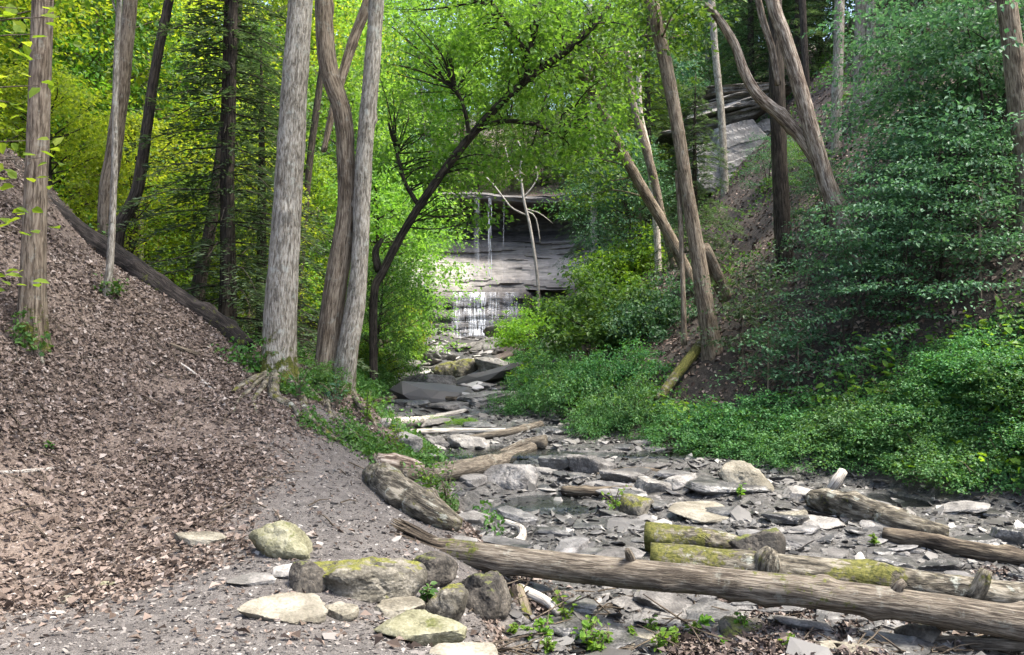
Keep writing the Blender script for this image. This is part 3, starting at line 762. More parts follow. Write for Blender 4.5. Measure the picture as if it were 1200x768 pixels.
rock(72, 708, 26, 9, 'tan', 'small pale stone on the gravel far left of the path', 10, .8, 0, (.1, 0))
rock(119, 690, 24, 10, 'green', 'small greenish stone in the gravel at the slope foot', 11, .8)
rock(56, 722, 30, 8, 'pale', 'small whitish stone on the gravel near the lower left corner', 12, .7)
rock(430, 707, 160, 68, 'mossy', 'big lumpy boulder covered with moss and leaf crumbs at the path edge', 13, .5, .1, (.05, .08), sharp=8, top=.7, lump=.3, rough=.11, sub=5, sink=.18)
rock(352, 695, 46, 54, 'dark', 'black angular stone end at the left of the lumpy mossy boulder', 14, .8, .5, sharp=20, top=.8)
rock(505, 690, 72, 52, 'dark', 'dark mossy stone tucked under the broken log end', 15, .8, 0, sharp=10, top=.8, lump=.2, sink=.15)
rock(573, 728, 76, 72, 'dark', 'round dark mossy boulder beneath the long log', 16, .8, .3, sharp=8, top=.9, lump=.25, rough=.09, sink=.15)
rock(524, 734, 56, 56, 'mossy', 'small boulder capped with yellow moss between dark rocks', 17, .8, .2, sharp=9, top=.8, lump=.2, sink=.15)
# the creek's larger stones
rock(602, 574, 78, 42, 'grey', 'rounded grey boulder in mid creek below the curved dead branches', 21, .6, .05, sharp=12, top=.75, lump=.15)
rock(547, 531, 54, 28, 'pale', 'pale blocky slab under the thin straight pole upstream', 22, .7, .05, top=.55, strata=.05)
rock(470, 527, 44, 28, 'pale', 'white rounded stone at the left creek edge', 23, .8, 0, sharp=12)
rock(507, 524, 36, 18, 'grey', 'low grey stone between two pale stones at the left creek edge', 24, .8)
rock(548, 572, 54, 20, 'grey', 'flat grey stone left of the rounded mid creek boulder', 25, .7, -.2, (.05, .1), top=.45)
rock(881, 577, 62, 50, 'tan', 'pale cone-shaped boulder standing at the right bank foot', 26, .8, 0, sharp=11, top=1.2, planes=9, lump=.1)
rock(766, 579, 48, 23, 'pale', 'pale squarish stone, left one of two side by side in mid creek', 27, .8, .1, (.05, .08))
rock(803, 576, 42, 22, 'pale', 'pale tilted stone, right one of two side by side in mid creek', 28, .8, -.1, (0, -.12))
rock(690, 557, 62, 34, 'grey', 'mossy grey boulder by the fern mounds at the creek edge', 29, .7, 0, sharp=12, lump=.2)
rock(655, 552, 44, 26, 'wet', 'dark wet boulder right of the rounded mid creek boulder', 30, .8)
rock(730, 568, 60, 22, 'grey', 'low grey slab under the dark stick in mid creek', 31, .7, .1, (0, .08), top=.4)
rock(838, 616, 86, 22, 'tan', 'wide pale flat slab behind the short mossy log', 32, .8, .15, (.1, .05), top=.35, strata=.04)
rock(862, 585, 100, 24, 'wet', 'dark layered slab just below the cone-shaped boulder', 33, .6, -.15, (.06, .08), top=.4, strata=.06)
rock(930, 617, 56, 24, 'tan', 'tan slab with a dark broken left edge', 34, .8, .1, (.05, -.06), top=.45)
rock(967, 622, 62, 18, 'pale', 'flat grey-white slab near the rotten stump', 35, .7, -.1, (.08, .04), top=.4)
rock(893, 660, 66, 46, 'dark', 'dark wedge-shaped stone standing behind the mossy log', 36, .6, .1, (0, -.25), sharp=30, top=.6, planes=8)
rock(752, 606, 46, 34, 'mossy', 'brown mossy stone with a seedling at its left', 37, .8, .3, sharp=12)
rock(555, 618, 50, 22, 'pale', 'pale stone below the mossy bank log', 38, .8, 0, (.08, 0))
rock(540, 640, 40, 14, 'pale', 'flat whitish stone close behind the broken end of the long log', 39, .7, 0, (.08, 0), top=.4)
rock(584, 640, 34, 12, 'pale', 'small flat whitish stone behind the long log, right of a similar one', 40, .7, 0, (.08, 0), top=.4)
rock(705, 620, 70, 12, 'wet', 'thin dark ledge of shale across mid creek', 41, .7, .05, top=.4, strata=.05)
rock(680, 655, 80, 14, 'wet', 'thin dark shale plate close behind the long log', 42, .5, .02, top=.4, strata=.05)
rock(950, 590, 52, 20, 'pale', 'pale flat slab left of the rotten stump', 43, .8, .1, (.1, 0), top=.4)
rock(1160, 642, 70, 18, 'wet', 'dark low slab in the water by the right hand log', 44, .7, .1, top=.4)
rock(1192, 640, 40, 30, 'wet', 'dark stone cut by the right edge of the view', 45, .8)
rock(875, 752, 60, 34, 'dark', 'dark knobbly stone under the long log near the bottom', 46, .8, .3, sharp=10, lump=.2)
rock(1088, 760, 52, 40, 'dark', 'dark round stone propping the long log on the right', 47, .8, .2, sharp=9, lump=.2)
rock(760, 765, 90, 20, 'tan', 'flat tan stone among seedlings at the bottom edge', 48, .6, 0, (.08, 0), top=.4)
rock(1000, 772, 80, 22, 'tan', 'low brownish stone at the bottom edge right of middle', 49, .6, 0, sharp=12)
# the jumble below the fall
UP = [(500, 463, 84, 34, 'grey', 'big grey boulder at the left creek edge under the bushes', .6, (0, .06)),
      (540, 446, 66, 34, 'mossy', 'mossy boulder in the jumble just below the fall', .7, (0, -.1)),
      (583, 443, 60, 26, 'pale', 'bright pale slab right of the mossy boulder below the fall', .8, (.1, .15)),
      (612, 443, 40, 18, 'pale', 'bright pale slab half under the fern mound below the fall', .8, (.1, -.1)),
      (573, 412, 90, 16, 'pale', 'long pale rock ledge at the foot of the lower fall', .5, (.05, -.22)),
      (560, 476, 80, 20, 'pale', 'long pale sloping slab in the upper creek', .7, (.1, -.15)),
      (528, 482, 50, 14, 'grey', 'low grey slab beside the long pale sloping slab', .7, (.05, 0)),
      (476, 478, 50, 12, 'wet', 'dark flat ledge stone at the left of the upper creek', .7, (.05, .05)),
      (560, 505, 46, 12, 'wet', 'dark flat stone in front of the grass patch', .7, (.05, 0)),
      (500, 503, 70, 12, 'pale', 'pale driftwood-coloured slab left of the grass patch', .5, (.05, -.1)),
      (640, 510, 50, 14, 'wet', 'dark wet slab under the edge of the fern mounds', .7, (.05, 0)),
      (650, 420, 40, 30, 'pale', 'pale angular boulder showing between ferns right of the fall', .8, (0, .2)),
      (660, 437, 34, 24, 'pale', 'smaller pale boulder below the angular one among ferns', .8, (0, .2)),
      (700, 330, 60, 18, 'grey', 'grey ledge stone half hidden by ferns right of the cliff base', .8, (0, -.1)),
      (600, 395, 60, 20, 'grey', 'grey stone at the lower right of the cascade', .7, (0, .1)),
      (512, 428, 40, 26, 'wet', 'black wet boulder in shadow left of the cascade', .8, (0, 0))]
for k, (px, py, w, h, kd, lb, dp, tl) in enumerate(UP):
    rock(px, py, w, h, kd, lb, 60 + k, dp, 0, tl, top=.6, strata=.03, sharp=14, rough=.11, lump=.18)
rg = np.random.default_rng(77)
nn = 0
while nn < 230:
    px, py = rg.uniform(430, 1200), 768 - 280 * rg.random() ** 1.3
    b = G(px, py)
    if creek_mask(b[0:1], b[1:2])[0] < .8: continue
    w = (16 + (50 if b[1] < 12 else 26) * rg.random() ** 1.8) * (9 / b[1]) ** .6
    kd = ['wet', 'grey', 'wet', 'wet', 'shale', 'grey', 'shale'][rg.integers(0, 7)]
    rock(px, py, w, w * rg.uniform(.2, .36), kd, 'loose flat piece of grey or dark shale lying on the wet creek bed', 200 + nn, rg.uniform(.5, .9), rg.uniform(-.5, .5), (rg.normal(.04, .08), rg.normal(0, .1)), top=.42, sub=4, planes=10, group='loose shale pieces of the creek bed', name='shale_piece', strata=.03)
    nn += 1

# ------------------------------------------------------------------ fallen logs and sticks
def mossfun(f): return f
def log(pix, mat, label, seed, name='fallen_log', sides=28, rough=.12, moss=None, knots=3, group=None, lift=None, step=.06, extra=None, stubs=()):
    """pix: (px, py, Y, half thickness in photo pixels) along the log's middle; Y None = where that point's ground lies"""
    pts, rad = [], []
    for px, py, Y, r in pix:
        q = G(px, py + r * .8) if Y is None else P(px, py, Y)
        rr = r / FPX * q[1]
        if Y is None: q = P(px, py, q[1] + rr * .4)
        pts.append(q); rad.append(rr)
    g = Geo(); tube(g, pts, rad, sides, step, seed, rough, moss=moss, knots=knots)
    base = np.array(pts).mean(0)
    o = g.build(name, mat, base=base, smoothed=True); tag(o, label, 'log', group)
    for nm, sp, sr, sd in stubs:
        h = Geo(); tube(h, [P(*q) for q in sp], sr, 12, .04, sd, .12, moss=moss); h.build(nm, mat, o, base, True)
    return o
mtop = lambda amt, sc=2.0, sd=0: (lambda V: np.clip(amt + .8 * fbm(V * sc, 3, sd), 0, 1))
long_log = log([(490, 640, 6.75, 11), (520, 646, 6.7, 15), (600, 657, 6.5, 16), (720, 671, 6.2, 17), (860, 684, 6.0, 17), (1000, 701, 5.8, 18), (1120, 718, 5.65, 19), (1215, 734, 5.5, 19), (1330, 753, 5.35, 20)], BARK['log'],
    'long weathered barkless log lying right across the foreground creek', 401, rough=.1, knots=12, moss=lambda V: np.clip((.05) + .3 * smooth(.4, -.5, V[:, 0]) + .7 * fbm(V * 2.2, 3, 3), 0, 1), sides=44,
    stubs=[('branch_stub', [(742, 668, 6.2), (738, 652, 6.15), (735, 645, 6.1)], [.045, .035, .022], 12), ('branch_stub', [(1046, 704, 5.75), (1052, 688, 5.72), (1060, 682, 5.7)], [.05, .04, .03], 13)])
b0 = np.array(long_log.location)
g = Geo(); rg = np.random.default_rng(4)
for k in range(46):   # splintered broken end
    a = rg.uniform(0, 6.28); rr = rg.uniform(.3, 1) * .14
    p = P(515, 650, 6.72) + np.array([0, math.cos(a) * rr, math.sin(a) * rr]); L = rg.uniform(.12, .42)
    d = np.array([-1, .1 * math.cos(a), .30 + .25 * math.sin(a)]) * L
    tube(g, [p + [.12, 0, 0], p, p + d * .6, p + d], [.03, .026, .018, .004], 6, .06, k, .1)
g.build('splintered_end', BARK['rot'], long_log, b0, True)
g = Geo()
for q, r in (([(608, 690, 6.35), (640, 705, 6.2), (655, 720, 6.1)], [.045, .04, .03]),):
    tube(g, [P(*p) for p in q], r, 10, .05, 5, .08)
tag(g.build('dead_branch', BARK['dead'], base=P(630, 705, 6.2), smoothed=True), 'pale crooked stick leaning under the long log', 'branch')
g = Geo(); tube(g, [P(605, 690, 6.3), P(613, 715, 6.15), P(618, 738, 6.05)], [.06, .065, .06], 12, .05, 8, .15, moss=mtop(.2))
tag(g.build('wood_post', BARK['rot'], base=P(612, 715, 6.15), smoothed=True), 'short rotten upright stub under the long log by the round boulder', 'stump')
log([(762, 655, 7.1, 19), (830, 661, 7.0, 20), (895, 668, 6.9, 22), (960, 674, 6.8, 20), (1030, 681, 6.75, 19), (1100, 690, 6.6, 17), (1160, 697, 6.5, 18), (1230, 706, 6.4, 18)], BARK['mossy'],
    'crumbling moss-spotted log lying just behind the long log', 402, rough=.13, knots=7, moss=mtop(.36, 1.7, 8),
    stubs=[('knot', [(898, 678, 6.85), (900, 655, 6.8), (905, 643, 6.8)], [.13, .11, .05], 3), ('branch_stub', [(1140, 700, 6.45), (1150, 685, 6.42), (1156, 668, 6.42)], [.07, .06, .045], 4)])
log([(757, 630, 7.9, 17), (800, 632, 7.8, 16), (845, 636, 7.75, 13), (872, 640, 7.7, 9)], BARK['mossy'], 'short log thick with yellow moss and a dark cut end', 403, rough=.1, moss=mtop(.75, 1.6, 5), knots=3)
log([(1035, 626, None, 8), (1080, 634, None, 11), (1140, 646, None, 11), (1215, 658, None, 11)], BARK['rot'], 'dark wet log lying low in the water at the right', 404, rough=.1, moss=mtop(.1))
log([(952, 586, None, 11), (985, 592, None, 17), (1020, 600, None, 15), (1062, 606, None, 8)], BARK['mossy'], 'rotten layered log chunk at the right creek edge beside a small stump', 405, rough=.2, moss=mtop(.15), knots=5)
log([(1030, 606, None, 12), (1060, 614, None, 13), (1110, 624, None, 8)], BARK['mossy'], 'mossy root chunk lying behind the dark wet log', 406, rough=.2, moss=mtop(.35))
log([(968, 582, None, 6), (978, 568, 9.7, 6), (988, 552, 9.75, 5)], BARK['dead'], 'small grey broken stump leaning up from the right creek edge', 407, 'tree_stump', rough=.12)
log([(470, 556, None, 7), (510, 556, None, 9), (560, 548, None, 9), (600, 536, None, 8), (625, 524, None, 6)], BARK['log'], 'thick curved dead branch lying across the creek, lower of two', 408, 'fallen_branch', sides=16, rough=.08)
log([(500, 549, None, 5), (545, 545, None, 7), (580, 537, None, 7), (612, 522, None, 6), (640, 518, None, 9)], BARK['log'], 'curved dead branch with a knobby right end, upper of two across the creek', 409, 'fallen_branch', sides=16)
log([(543, 514, None, 3), (590, 508, None, 4.5), (634, 498, None, 5)], BARK['log'], 'straight grey pole sloping up to the fern mounds', 410, 'fallen_branch', sides=12)
log([(478, 506, None, 3), (530, 505, None, 3.4), (592, 505, None, 3)], BARK['dead'], 'thin level pole beneath the grass patch', 411, 'fallen_branch', sides=12)
log([(770, 470, 14.2, 5), (795, 437, 14.8, 6), (822, 402, 15.4, 6)], BARK['mossy'], 'mossy pole leaning against the right bank under the broad trunk', 412, 'fallen_branch', sides=12, moss=mtop(.6))
log([(846, 352, 20.5, 3), (880, 325, 21, 4), (915, 285, 22, 4)], BARK['dark'], 'thin dark stick lying on the open leafy patch of the right hillside', 413, 'fallen_branch', sides=8)
log([(700, 557, None, 3), (745, 551, None, 4), (790, 556, None, 3)], BARK['rot'], 'dark stick lying over stones in mid creek', 414, 'fallen_branch', sides=10)
log([(660, 575, None, 6), (700, 577, None, 7), (740, 574, None, 5)], BARK['rot'], 'dark sodden log right of the rounded mid creek boulder', 415, sides=14)
log([(600, 655, None, 5), (606, 640, None, 6), (612, 622, None, 5), (592, 612, None, 4)], BARK['dead'], 'bent bleached driftwood stick behind the long log', 416, 'fallen_branch', sides=10)
log([(545, 482, None, 3), (500, 492, None, 5), (450, 496, None, 6)], BARK['dead'], 'bleached driftwood log at the left of the upper creek', 417, sides=12)
log([(440, 470, None, 3), (480, 466, None, 4), (535, 468, None, 3)], BARK['rot'], 'dark pole under the big grey boulder upstream', 418, 'fallen_branch', sides=10)
log([(555, 423, None, 3), (530, 430, None, 4), (516, 440, None, 3)], BARK['dead'], 'pale stick jammed in the boulders below the fall', 419, 'fallen_branch', sides=10)
log([(0, 554, None, 2.2), (40, 552, None, 2.8), (78, 547, None, 1.5)], BARK['dead'], 'pale bare stick on the leaf slope at the far left', 420, 'fallen_branch', sides=8, knots=0)
log([(196, 403, None, 2), (215, 411, None, 4), (236, 418, None, 3)], BARK['rot'], 'short dark stick on the slope below the slope log', 421, 'fallen_branch', sides=8)
log([(210, 425, None, 1.5), (230, 440, None, 2), (250, 458, None, 1.5)], BARK['dead'], 'thin pale stick on the slope between slope log and mossy roots', 422, 'fallen_branch', sides=8, knots=0)
log([(1040, 748, 5.9, 5), (1100, 752, 5.75, 7), (1210, 756, 5.5, 8)], BARK['log'], 'pale pole end lying under the long log at the right edge', 423, sides=12)
# the slope log
log([(22, 222, 11.9, 17), (60, 252, 11.75, 16), (110, 287, 11.5, 15), (160, 318, 11.25, 14.5), (215, 357, 11.0, 14), (260, 385, 10.8, 13), (292, 408, 10.6, 9)], BARK['black'],
    'long dark log lying down the crest of the left slope', 430, rough=.12, knots=8, moss=mtop(.02), sides=24)
# rotting bank log with plants on it
log([(436, 556, None, 12), (455, 570, None, 18), (485, 588, None, 20), (510, 603, None, 18), (535, 615, None, 10)], BARK['mossy'], 'rotting mossy log edging the path above the creek', 431, rough=.16, knots=6, moss=mtop(.3, 1.5, 4), sides=24)
log([(440, 540, None, 9), (470, 545, None, 11), (492, 550, None, 8)], BARK['strip'], 'bare root-like wood on the bank above the rotting log', 432, 'tree_root', rough=.15, knots=4, sides=16)

# ------------------------------------------------------------------ trees with a place of their own in the photograph
def hero_tree(label, trunk, bark, base=None, branches=(), crown=(), leaf='mid', seed=0, sides=20, flare=.5, flare_h=.35, lobes=5, rough=.07, moss=None, name='tree', knots=3, k=46, L=.11, R_=.55, roots=(), step=.12, group=None, ivy=None, twigs=True, kmat=None, six=False, shade_canopy=()):
    """trunk: (px, py, dY, half width px) from the foot upwards; Y of the foot comes from the ground under its first point"""
    rng = np.random.default_rng(seed + 500)
    foot = G(trunk[0][0], trunk[0][1]) if base is None else np.array([(trunk[0][0] - 600) / FPX * base, base, 0.0])
    if base is not None: foot[2] = Hs(foot[0], foot[1])
    Y0 = foot[1]
    def cv(seq):
        return np.array([P(px, py, Y0 + dY) for px, py, dY, r in seq]), np.array([r / FPX * (Y0 + dY) for px, py, dY, r in seq])
    pts, rad = cv(trunk)
    dn = unit(pts[0] - pts[1]); sink = .25
    if base is not None:   # run the trunk on down to its foot
        pts = np.vstack([foot, pts[1:]]) if abs(pts[0][2] - foot[2]) < .6 else np.vstack([foot, pts]); rad = np.append(rad[0], rad[(1 if len(pts) == len(rad) else 0):])
    pts = np.vstack([pts[0] + dn * sink, pts]); rad = np.append(rad[0] * 1.1, rad)
    root = empty(name, foot, label, 'tree', group)
    g = Geo(); sk = [tube(g, pts, rad, sides, step, seed, rough, flare, flare_h, lobes, moss, knots=knots)]
    g.build('trunk', bark, root, foot, True)
    for j, br in enumerate(branches):
        bp, brd = cv(br); g = Geo(); sk.append(tube(g, bp, brd, max(8, sides // 2), step, seed + 3 + j, rough, knots=1)); g.build('branch', bark, root, foot, True)
    for j, rt in enumerate(roots):
        rp = []; rr = []
        for px, py, r in rt:
            q = G(px, py); rr.append(r / FPX * q[1]); rp.append(q + [0, 0, rr[-1] * .3])
        rr = np.array(rr) * .8; rp[0] = rp[0] * .6 + foot * .4 + [0, 0, .05]; g = Geo(); tube(g, rp, rr, 12, .05, seed + 40 + j, .25, moss=(None if moss is None else (lambda V: moss(V) * .55)), knots=3); g.build('root', BARK['mossy'] if moss is not None else BARK['warm'], root, foot, True)
    if crown:
        sk = np.concatenate([s[len(s) // 4:] for s in sk])
        Cs = []; Os = []
        for px, py, dY, rx, ry, dep, n in crown:
            c = P(px, py, Y0 + dY); sx = rx / FPX * c[1]; sz = ry / FPX * c[1]
            d = unit(rng.normal(size=(n, 3))) * (rng.random(n) ** .4)[:, None]
            Cs.append(c + d * [sx, dep, sz]); Os.append(d * [1, 1, .2])
        Cs = np.concatenate(Cs); Os = np.concatenate(Os)
        g = Geo(); sprays(g, Cs, rng.uniform(.6, 1.3, len(Cs)) * R_, k, L, L * .62, rng, out=Os, six=six)
        if shade_canopy:  # extra unseen foliage, added to the crown mesh to shade the foreground
            cc = []
            for x, y, z, a, b, c_, n in shade_canopy: cc.append(np.array([x, y, z]) + unit(rng.normal(size=(n, 3))) * (rng.random(n) ** .4)[:, None] * [a, b, c_])
            cc = np.concatenate(cc); sprays(g, cc, rng.uniform(.6, 1.2, len(cc)) * .75, 60, .15, .095, rng); Cs = np.concatenate([Cs, cc[::3]])
        if twigs:
            g.cur = 1
            for c in Cs[::2]:
                d = np.linalg.norm(sk - c, axis=1) + .6 * np.maximum(sk[:, 2] - c[2] + .4, 0); q = sk[d.argmin()]
                m = (q + c) / 2 + rng.normal(0, .12, 3) + [0, 0, .1]
                tube(g, [q, m, c], [.02, .014, .005], 5, .3, 1, 0, cap=False)
        g.build('crown', [kmat or LEAF[leaf], bark], root, foot)
    if ivy:
        px, py, w, h, n, mt = ivy; c = G(px, py); sx = w / FPX * c[1]; sz = h / FPX * c[1]
        d = rng.normal(size=(n, 3)) * [.5, .45, .5]
        Cc = c + d * [sx, sx * .6, sz] + [0, -.12, .1]
        Cc[:, 2] = np.maximum(Cc[:, 2], H(Cc[:, 0], Cc[:, 1]) + .03)
        g = Geo(); sprays(g, Cc, .08, 7, .06, .05, rng, flat=.4, tilt=.6); g.build('ivy', LEAF[mt], root, foot)
    return root
mfoot = lambda zt, hgt, amt=.7, sd=0: (lambda V: np.clip(amt * np.clip((zt + hgt - V[:, 2]) / hgt, 0, 1.2) + .45 * fbm(V * 3, 3, sd), 0, 1))
EX = lambda px, py, dY, r, tx: [(px, py, dY, r), (px + tx * .5, py - 330, dY, r * .85), (px + tx, py - 720, dY, r * .55), (px + tx * 1.2, py - 950, dY, r * .2)]

hero_tree('slim brown trunk with ivy at its foot standing on the left leaf slope', [(36, 398, 0, 15), (38, 350, 0, 13.5), (41, 250, 0, 12.5), (46, 120, 0, 12), (50, 0, 0, 11.5)] + EX(54, -160, 0, 11, 20), BARK['warm'],
    moss=mfoot(1.5, .5, .6, 2), seed=1, crown=[(70, -520, 0, 230, 190, 2.4, 34)], leaf='mid', ivy=(44, 408, 16, 20, 26, 'mid'), roots=[[(26, 385, 6), (14, 382, 4), (4, 384, 2)], [(40, 405, 5), (52, 430, 3)]], k=40)
hero_tree('big grey trunk with mossy foot and roots, thickest of the left trunks', [(326, 446, 0, 20), (326, 425, 0, 19.5), (329, 359, 0, 18.5), (337, 240, 0, 16.5), (344, 120, 0, 15.5), (352, 0, 0, 14)] + EX(361, -160, 0, 13, 40), BARK['grey'],
    moss=lambda V: np.clip(.8 * np.clip((1.75 - V[:, 2]) / .8, 0, 1) + .6 * smooth(-3.05, -3.3, V[:, 0]) * np.clip((2.2 - V[:, 2]) / .9, 0, 1) + .5 * fbm(V * 2.6, 3, 6), 0, 1), seed=2, sides=40, flare=.4, flare_h=.3,
    crown=[(360, -560, 0, 260, 210, 3, 36)], leaf='mid', ivy=(296, 432, 30, 26, 60, 'mid'), k=40, knots=5, step=.07, shade_canopy=[(-.5, 6.5, 11, 2.6, 2.8, 1.4, 60)],  # last ellipsoid is added overhead, out of view, for shade
    roots=[[(318, 448, 10), (322, 468, 8), (340, 478, 6), (352, 492, 5)], [(336, 448, 10), (352, 466, 7), (360, 490, 6), (385, 512, 5), (398, 520, 3)], [(305, 445, 8), (286, 452, 5), (272, 462, 3)], [(310, 450, 6), (298, 470, 3.5), (302, 488, 2)], [(345, 445, 9), (372, 470, 6), (400, 500, 5), (436, 524, 4), (462, 530, 3)], [(296, 450, 4), (280, 470, 2.5), (274, 486, 1.5)]])
hero_tree('left half of the forked twin trunk, curving away to the upper left', [(383, 443, 0, 15), (384, 419, 0, 14), (390, 359, 0, 13.5), (399, 299, 0, 12.5), (406, 240, 0, 10.5), (405, 180, 0, 10.5), (401, 132, 0, 10.5), (385, 78, 0, 11), (379, 0, 0, 10)] + EX(377, -160, 0, 9, -50), BARK['warm'],
    base=11.2, seed=3, sides=30, flare=.3, flare_h=.25, moss=mfoot(.9, .25, .5, 3), crown=[(330, -560, 0, 240, 190, 2.6, 26)], leaf='mid', k=40, lobes=4, step=.07,
    branches=[[(379, 178, .5, 3), (395, 110, .6, 5), (415, 45, .7, 6), (430, 5, .7, 6), (445, -60, .7, 5)]])
hero_tree('right half of the forked twin trunk, pale and knotted, rising to the upper right', [(401, 441, -.08, 14), (406, 419, -.08, 12.5), (416, 359, -.06, 11.5), (422, 299, -.05, 9.8), (424, 240, -.05, 9.8), (427, 180, -.05, 9.8), (431, 132, -.05, 9.8), (436, 78, -.05, 9.5), (441, 0, -.05, 8.8)] + EX(447, -160, -.05, 8.5, 60), BARK['grey'],
    base=11.15, seed=4, sides=28, flare=.3, flare_h=.25, moss=mfoot(.9, .3, .55, 7), crown=[(500, -560, 0, 220, 190, 2.6, 22)], leaf='bright', k=40, knots=9, lobes=3, step=.07, shade_canopy=[(2.6, 7.5, 11.5, 2.8, 3.2, 1.4, 110)], roots=[[(408, 440, 7), (416, 468, 5), (440, 500, 4), (452, 520, 3)], [(396, 445, 7), (384, 470, 5), (392, 500, 3)]])  # its overhead ellipsoid is an added sun blocker, out of view
# the slender pole in front of the slope log
hero_tree('very thin pale sapling stem standing just below the slope log', [(124, 347, 0, 4.8), (129, 310, 0, 4), (134, 200, 0, 3.5), (136, 80, 0, 3.2), (140, 0, 0, 3), (146, -120, 0, 2.5), (150, -260, 0, 1.5)], BARK['grey'], seed=5, sides=10, flare=.3, crown=[(150, -120, 0, 90, 140, 1, 26)], leaf='bright', R_=.4, ivy=(136, 348, 14, 8, 20, 'mid'))
# trunks behind the crest
hero_tree('broad leaning trunk behind the slope crest, left of a crooked one', [(125, 240, 0, 9.5), (133, 180, 0, 9), (143, 100, 0, 8.5), (153, 0, 0, 8)] + EX(165, -120, 0, 7.5, 40), BARK['warm'], base=14.5, seed=6, sides=14, crown=[(190, -330, 0, 200, 160, 2.5, 60)], leaf='yellow', L=.14)
hero_tree('crooked dark trunk leaning right behind the slope crest', [(138, 275, 0, 7.5), (160, 225, 0, 7), (172, 150, 0, 6), (183, 75, 0, 5.5), (200, -10, 0, 5.2)] + EX(214, -100, 0, 5, 50), BARK['dark'], base=14.0, seed=7, sides=14, crown=[(230, -330, 0, 180, 160, 2.5, 60)], leaf='yellow', L=.14)
hero_tree('dark straight trunk far behind the slope, left of the leaning pair', [(70, 190, 0, 6), (74, 120, 0, 6), (76, 0, 0, 5.5)] + EX(78, -100, 0, 5, 10), BARK['dark'], base=22, seed=8, sides=10, crown=[(80, -200, 0, 150, 130, 3, 60)], leaf='yellow', L=.18, R_=.8)
hero_tree('very dark straight conifer trunk left of the big grey trunk', [(262, 372, 0, 6.3), (266, 300, 0, 6.2), (270, 150, 0, 5.8), (274, 0, 0, 5)] + EX(277, -120, 0, 6, 6), BARK['dark'], base=13.5, seed=9, sides=12, flare=.2)
hero_tree('dark trunk leaning right behind the straight conifer trunk', [(232, 345, 0, 8.5), (246, 270, 0, 7), (256, 200, 0, 6.5), (268, 110, 0, 6), (276, 40, 0, 5), (282, -60, 0, 6), (290, -300, 0, 3)], BARK['dark'], base=15.5, seed=10, sides=12, flare=.3)
# the leaning tree over the creek
hero_tree('dark leaning tree arching over the creek in front of the fall', [(438, 350, 0, 4.8), (449, 318, 0, 4.8), (471, 275, 0, 4.8), (498, 232, -.2, 4.9), (530, 187, -.4, 4.9), (562, 148, -.6, 4.8), (590, 118, -.8, 4.6), (622, 90, -1, 4.2), (660, 62, -1.1, 4.8), (695, 32, -1.2, 3), (715, 5, -1.2, 2)], BARK['dark'], base=17.5, seed=11, sides=14, flare=.1, rough=.1, L=.13, R_=.62, k=44,
    branches=[[(612, 98, -1, 4), (619, 65, -1, 3.5), (628, 30, -1, 3.5), (634, -20, -1, 3)], [(617, 60, -1, 2.5), (600, 35, -1, 2), (580, 8, -1.1, 2), (565, -20, -1.1, 1.5)], [(560, 152, -.6, 3), (590, 142, -.4, 3), (625, 146, -.3, 2.4), (655, 158, -.2, 1.6)], [(490, 240, 0, 3), (475, 215, .1, 2.5), (465, 180, .2, 2)], [(550, 165, -.6, 3), (545, 130, -.7, 2), (535, 105, -.8, 1.5)], [(444, 318, .2, 5), (440, 296, .3, 4), (448, 280, .4, 2.5)]],
    crown=[(500, 60, 0, 95, 75, 1.6, 60), (560, 10, -.6, 110, 60, 1.6, 60), (660, 40, -1, 80, 60, 1.6, 44), (470, 150, .6, 60, 50, 1.2, 30), (530, 250, 1.2, 42, 16, .8, 12), (600, 110, -1, 60, 40, 1, 16), (690, 130, -.6, 60, 50, 1.5, 30), (480, 200, 1, 60, 40, 1.2, 24), (560, 195, 1, 70, 22, 1.4, 26), (640, 175, .5, 50, 25, 1.2, 18), (600, 50, -.4, 90, 60, 1.6, 40)], leaf='lime')
hero_tree('grey tree leaning left over the creek, its tip crossing the arching dark tree', [(822, 352, 0, 7), (800, 308, 0, 6.8), (777, 262, 0, 6.5), (755, 225, 0, 6.5), (730, 180, 0, 6), (705, 130, 0, 5.6), (685, 92, 0, 5.2), (670, 72, 0, 4.5), (655, 50, 0, 3.5), (640, 30, 0, 2)], BARK['warm'], base=19, seed=12, sides=12, flare=.3, L=.14, R_=.7,
    crown=[(690, 90, .4, 60, 50, 1.4, 30), (650, 30, 0, 70, 60, 1.5, 36), (720, 60, .5, 60, 60, 1.5, 30), (690, 200, 1.5, 45, 40, 1.4, 16)], leaf='mid')
hero_tree('tall brown trunk with split mossy foot on the right bank', [(835, 415, 0, 11), (827, 360, 0, 10), (818, 300, 0, 9), (804, 215, 0, 7.5), (794, 150, 0, 7.5), (781, 80, 0, 7.8), (764, 0, 0, 7.5)] + EX(748, -120, 0, 7, -60), BARK['warm'], seed=13, sides=22, flare=.35, moss=mfoot(1.0, .3, .4), L=.13,
    branches=[[(802, 405, -.1, 3.5), (801, 360, -.1, 3.2), (799, 300, 0, 3), (797, 250, .1, 3), (793, 200, .1, 2.5)], [(850, 350, .8, 8), (838, 320, .5, 8), (824, 290, .2, 8)]],
    crown=[(700, -420, 0, 230, 160, 3, 24), (770, 20, .5, 60, 60, 1.5, 26)], leaf='mid')
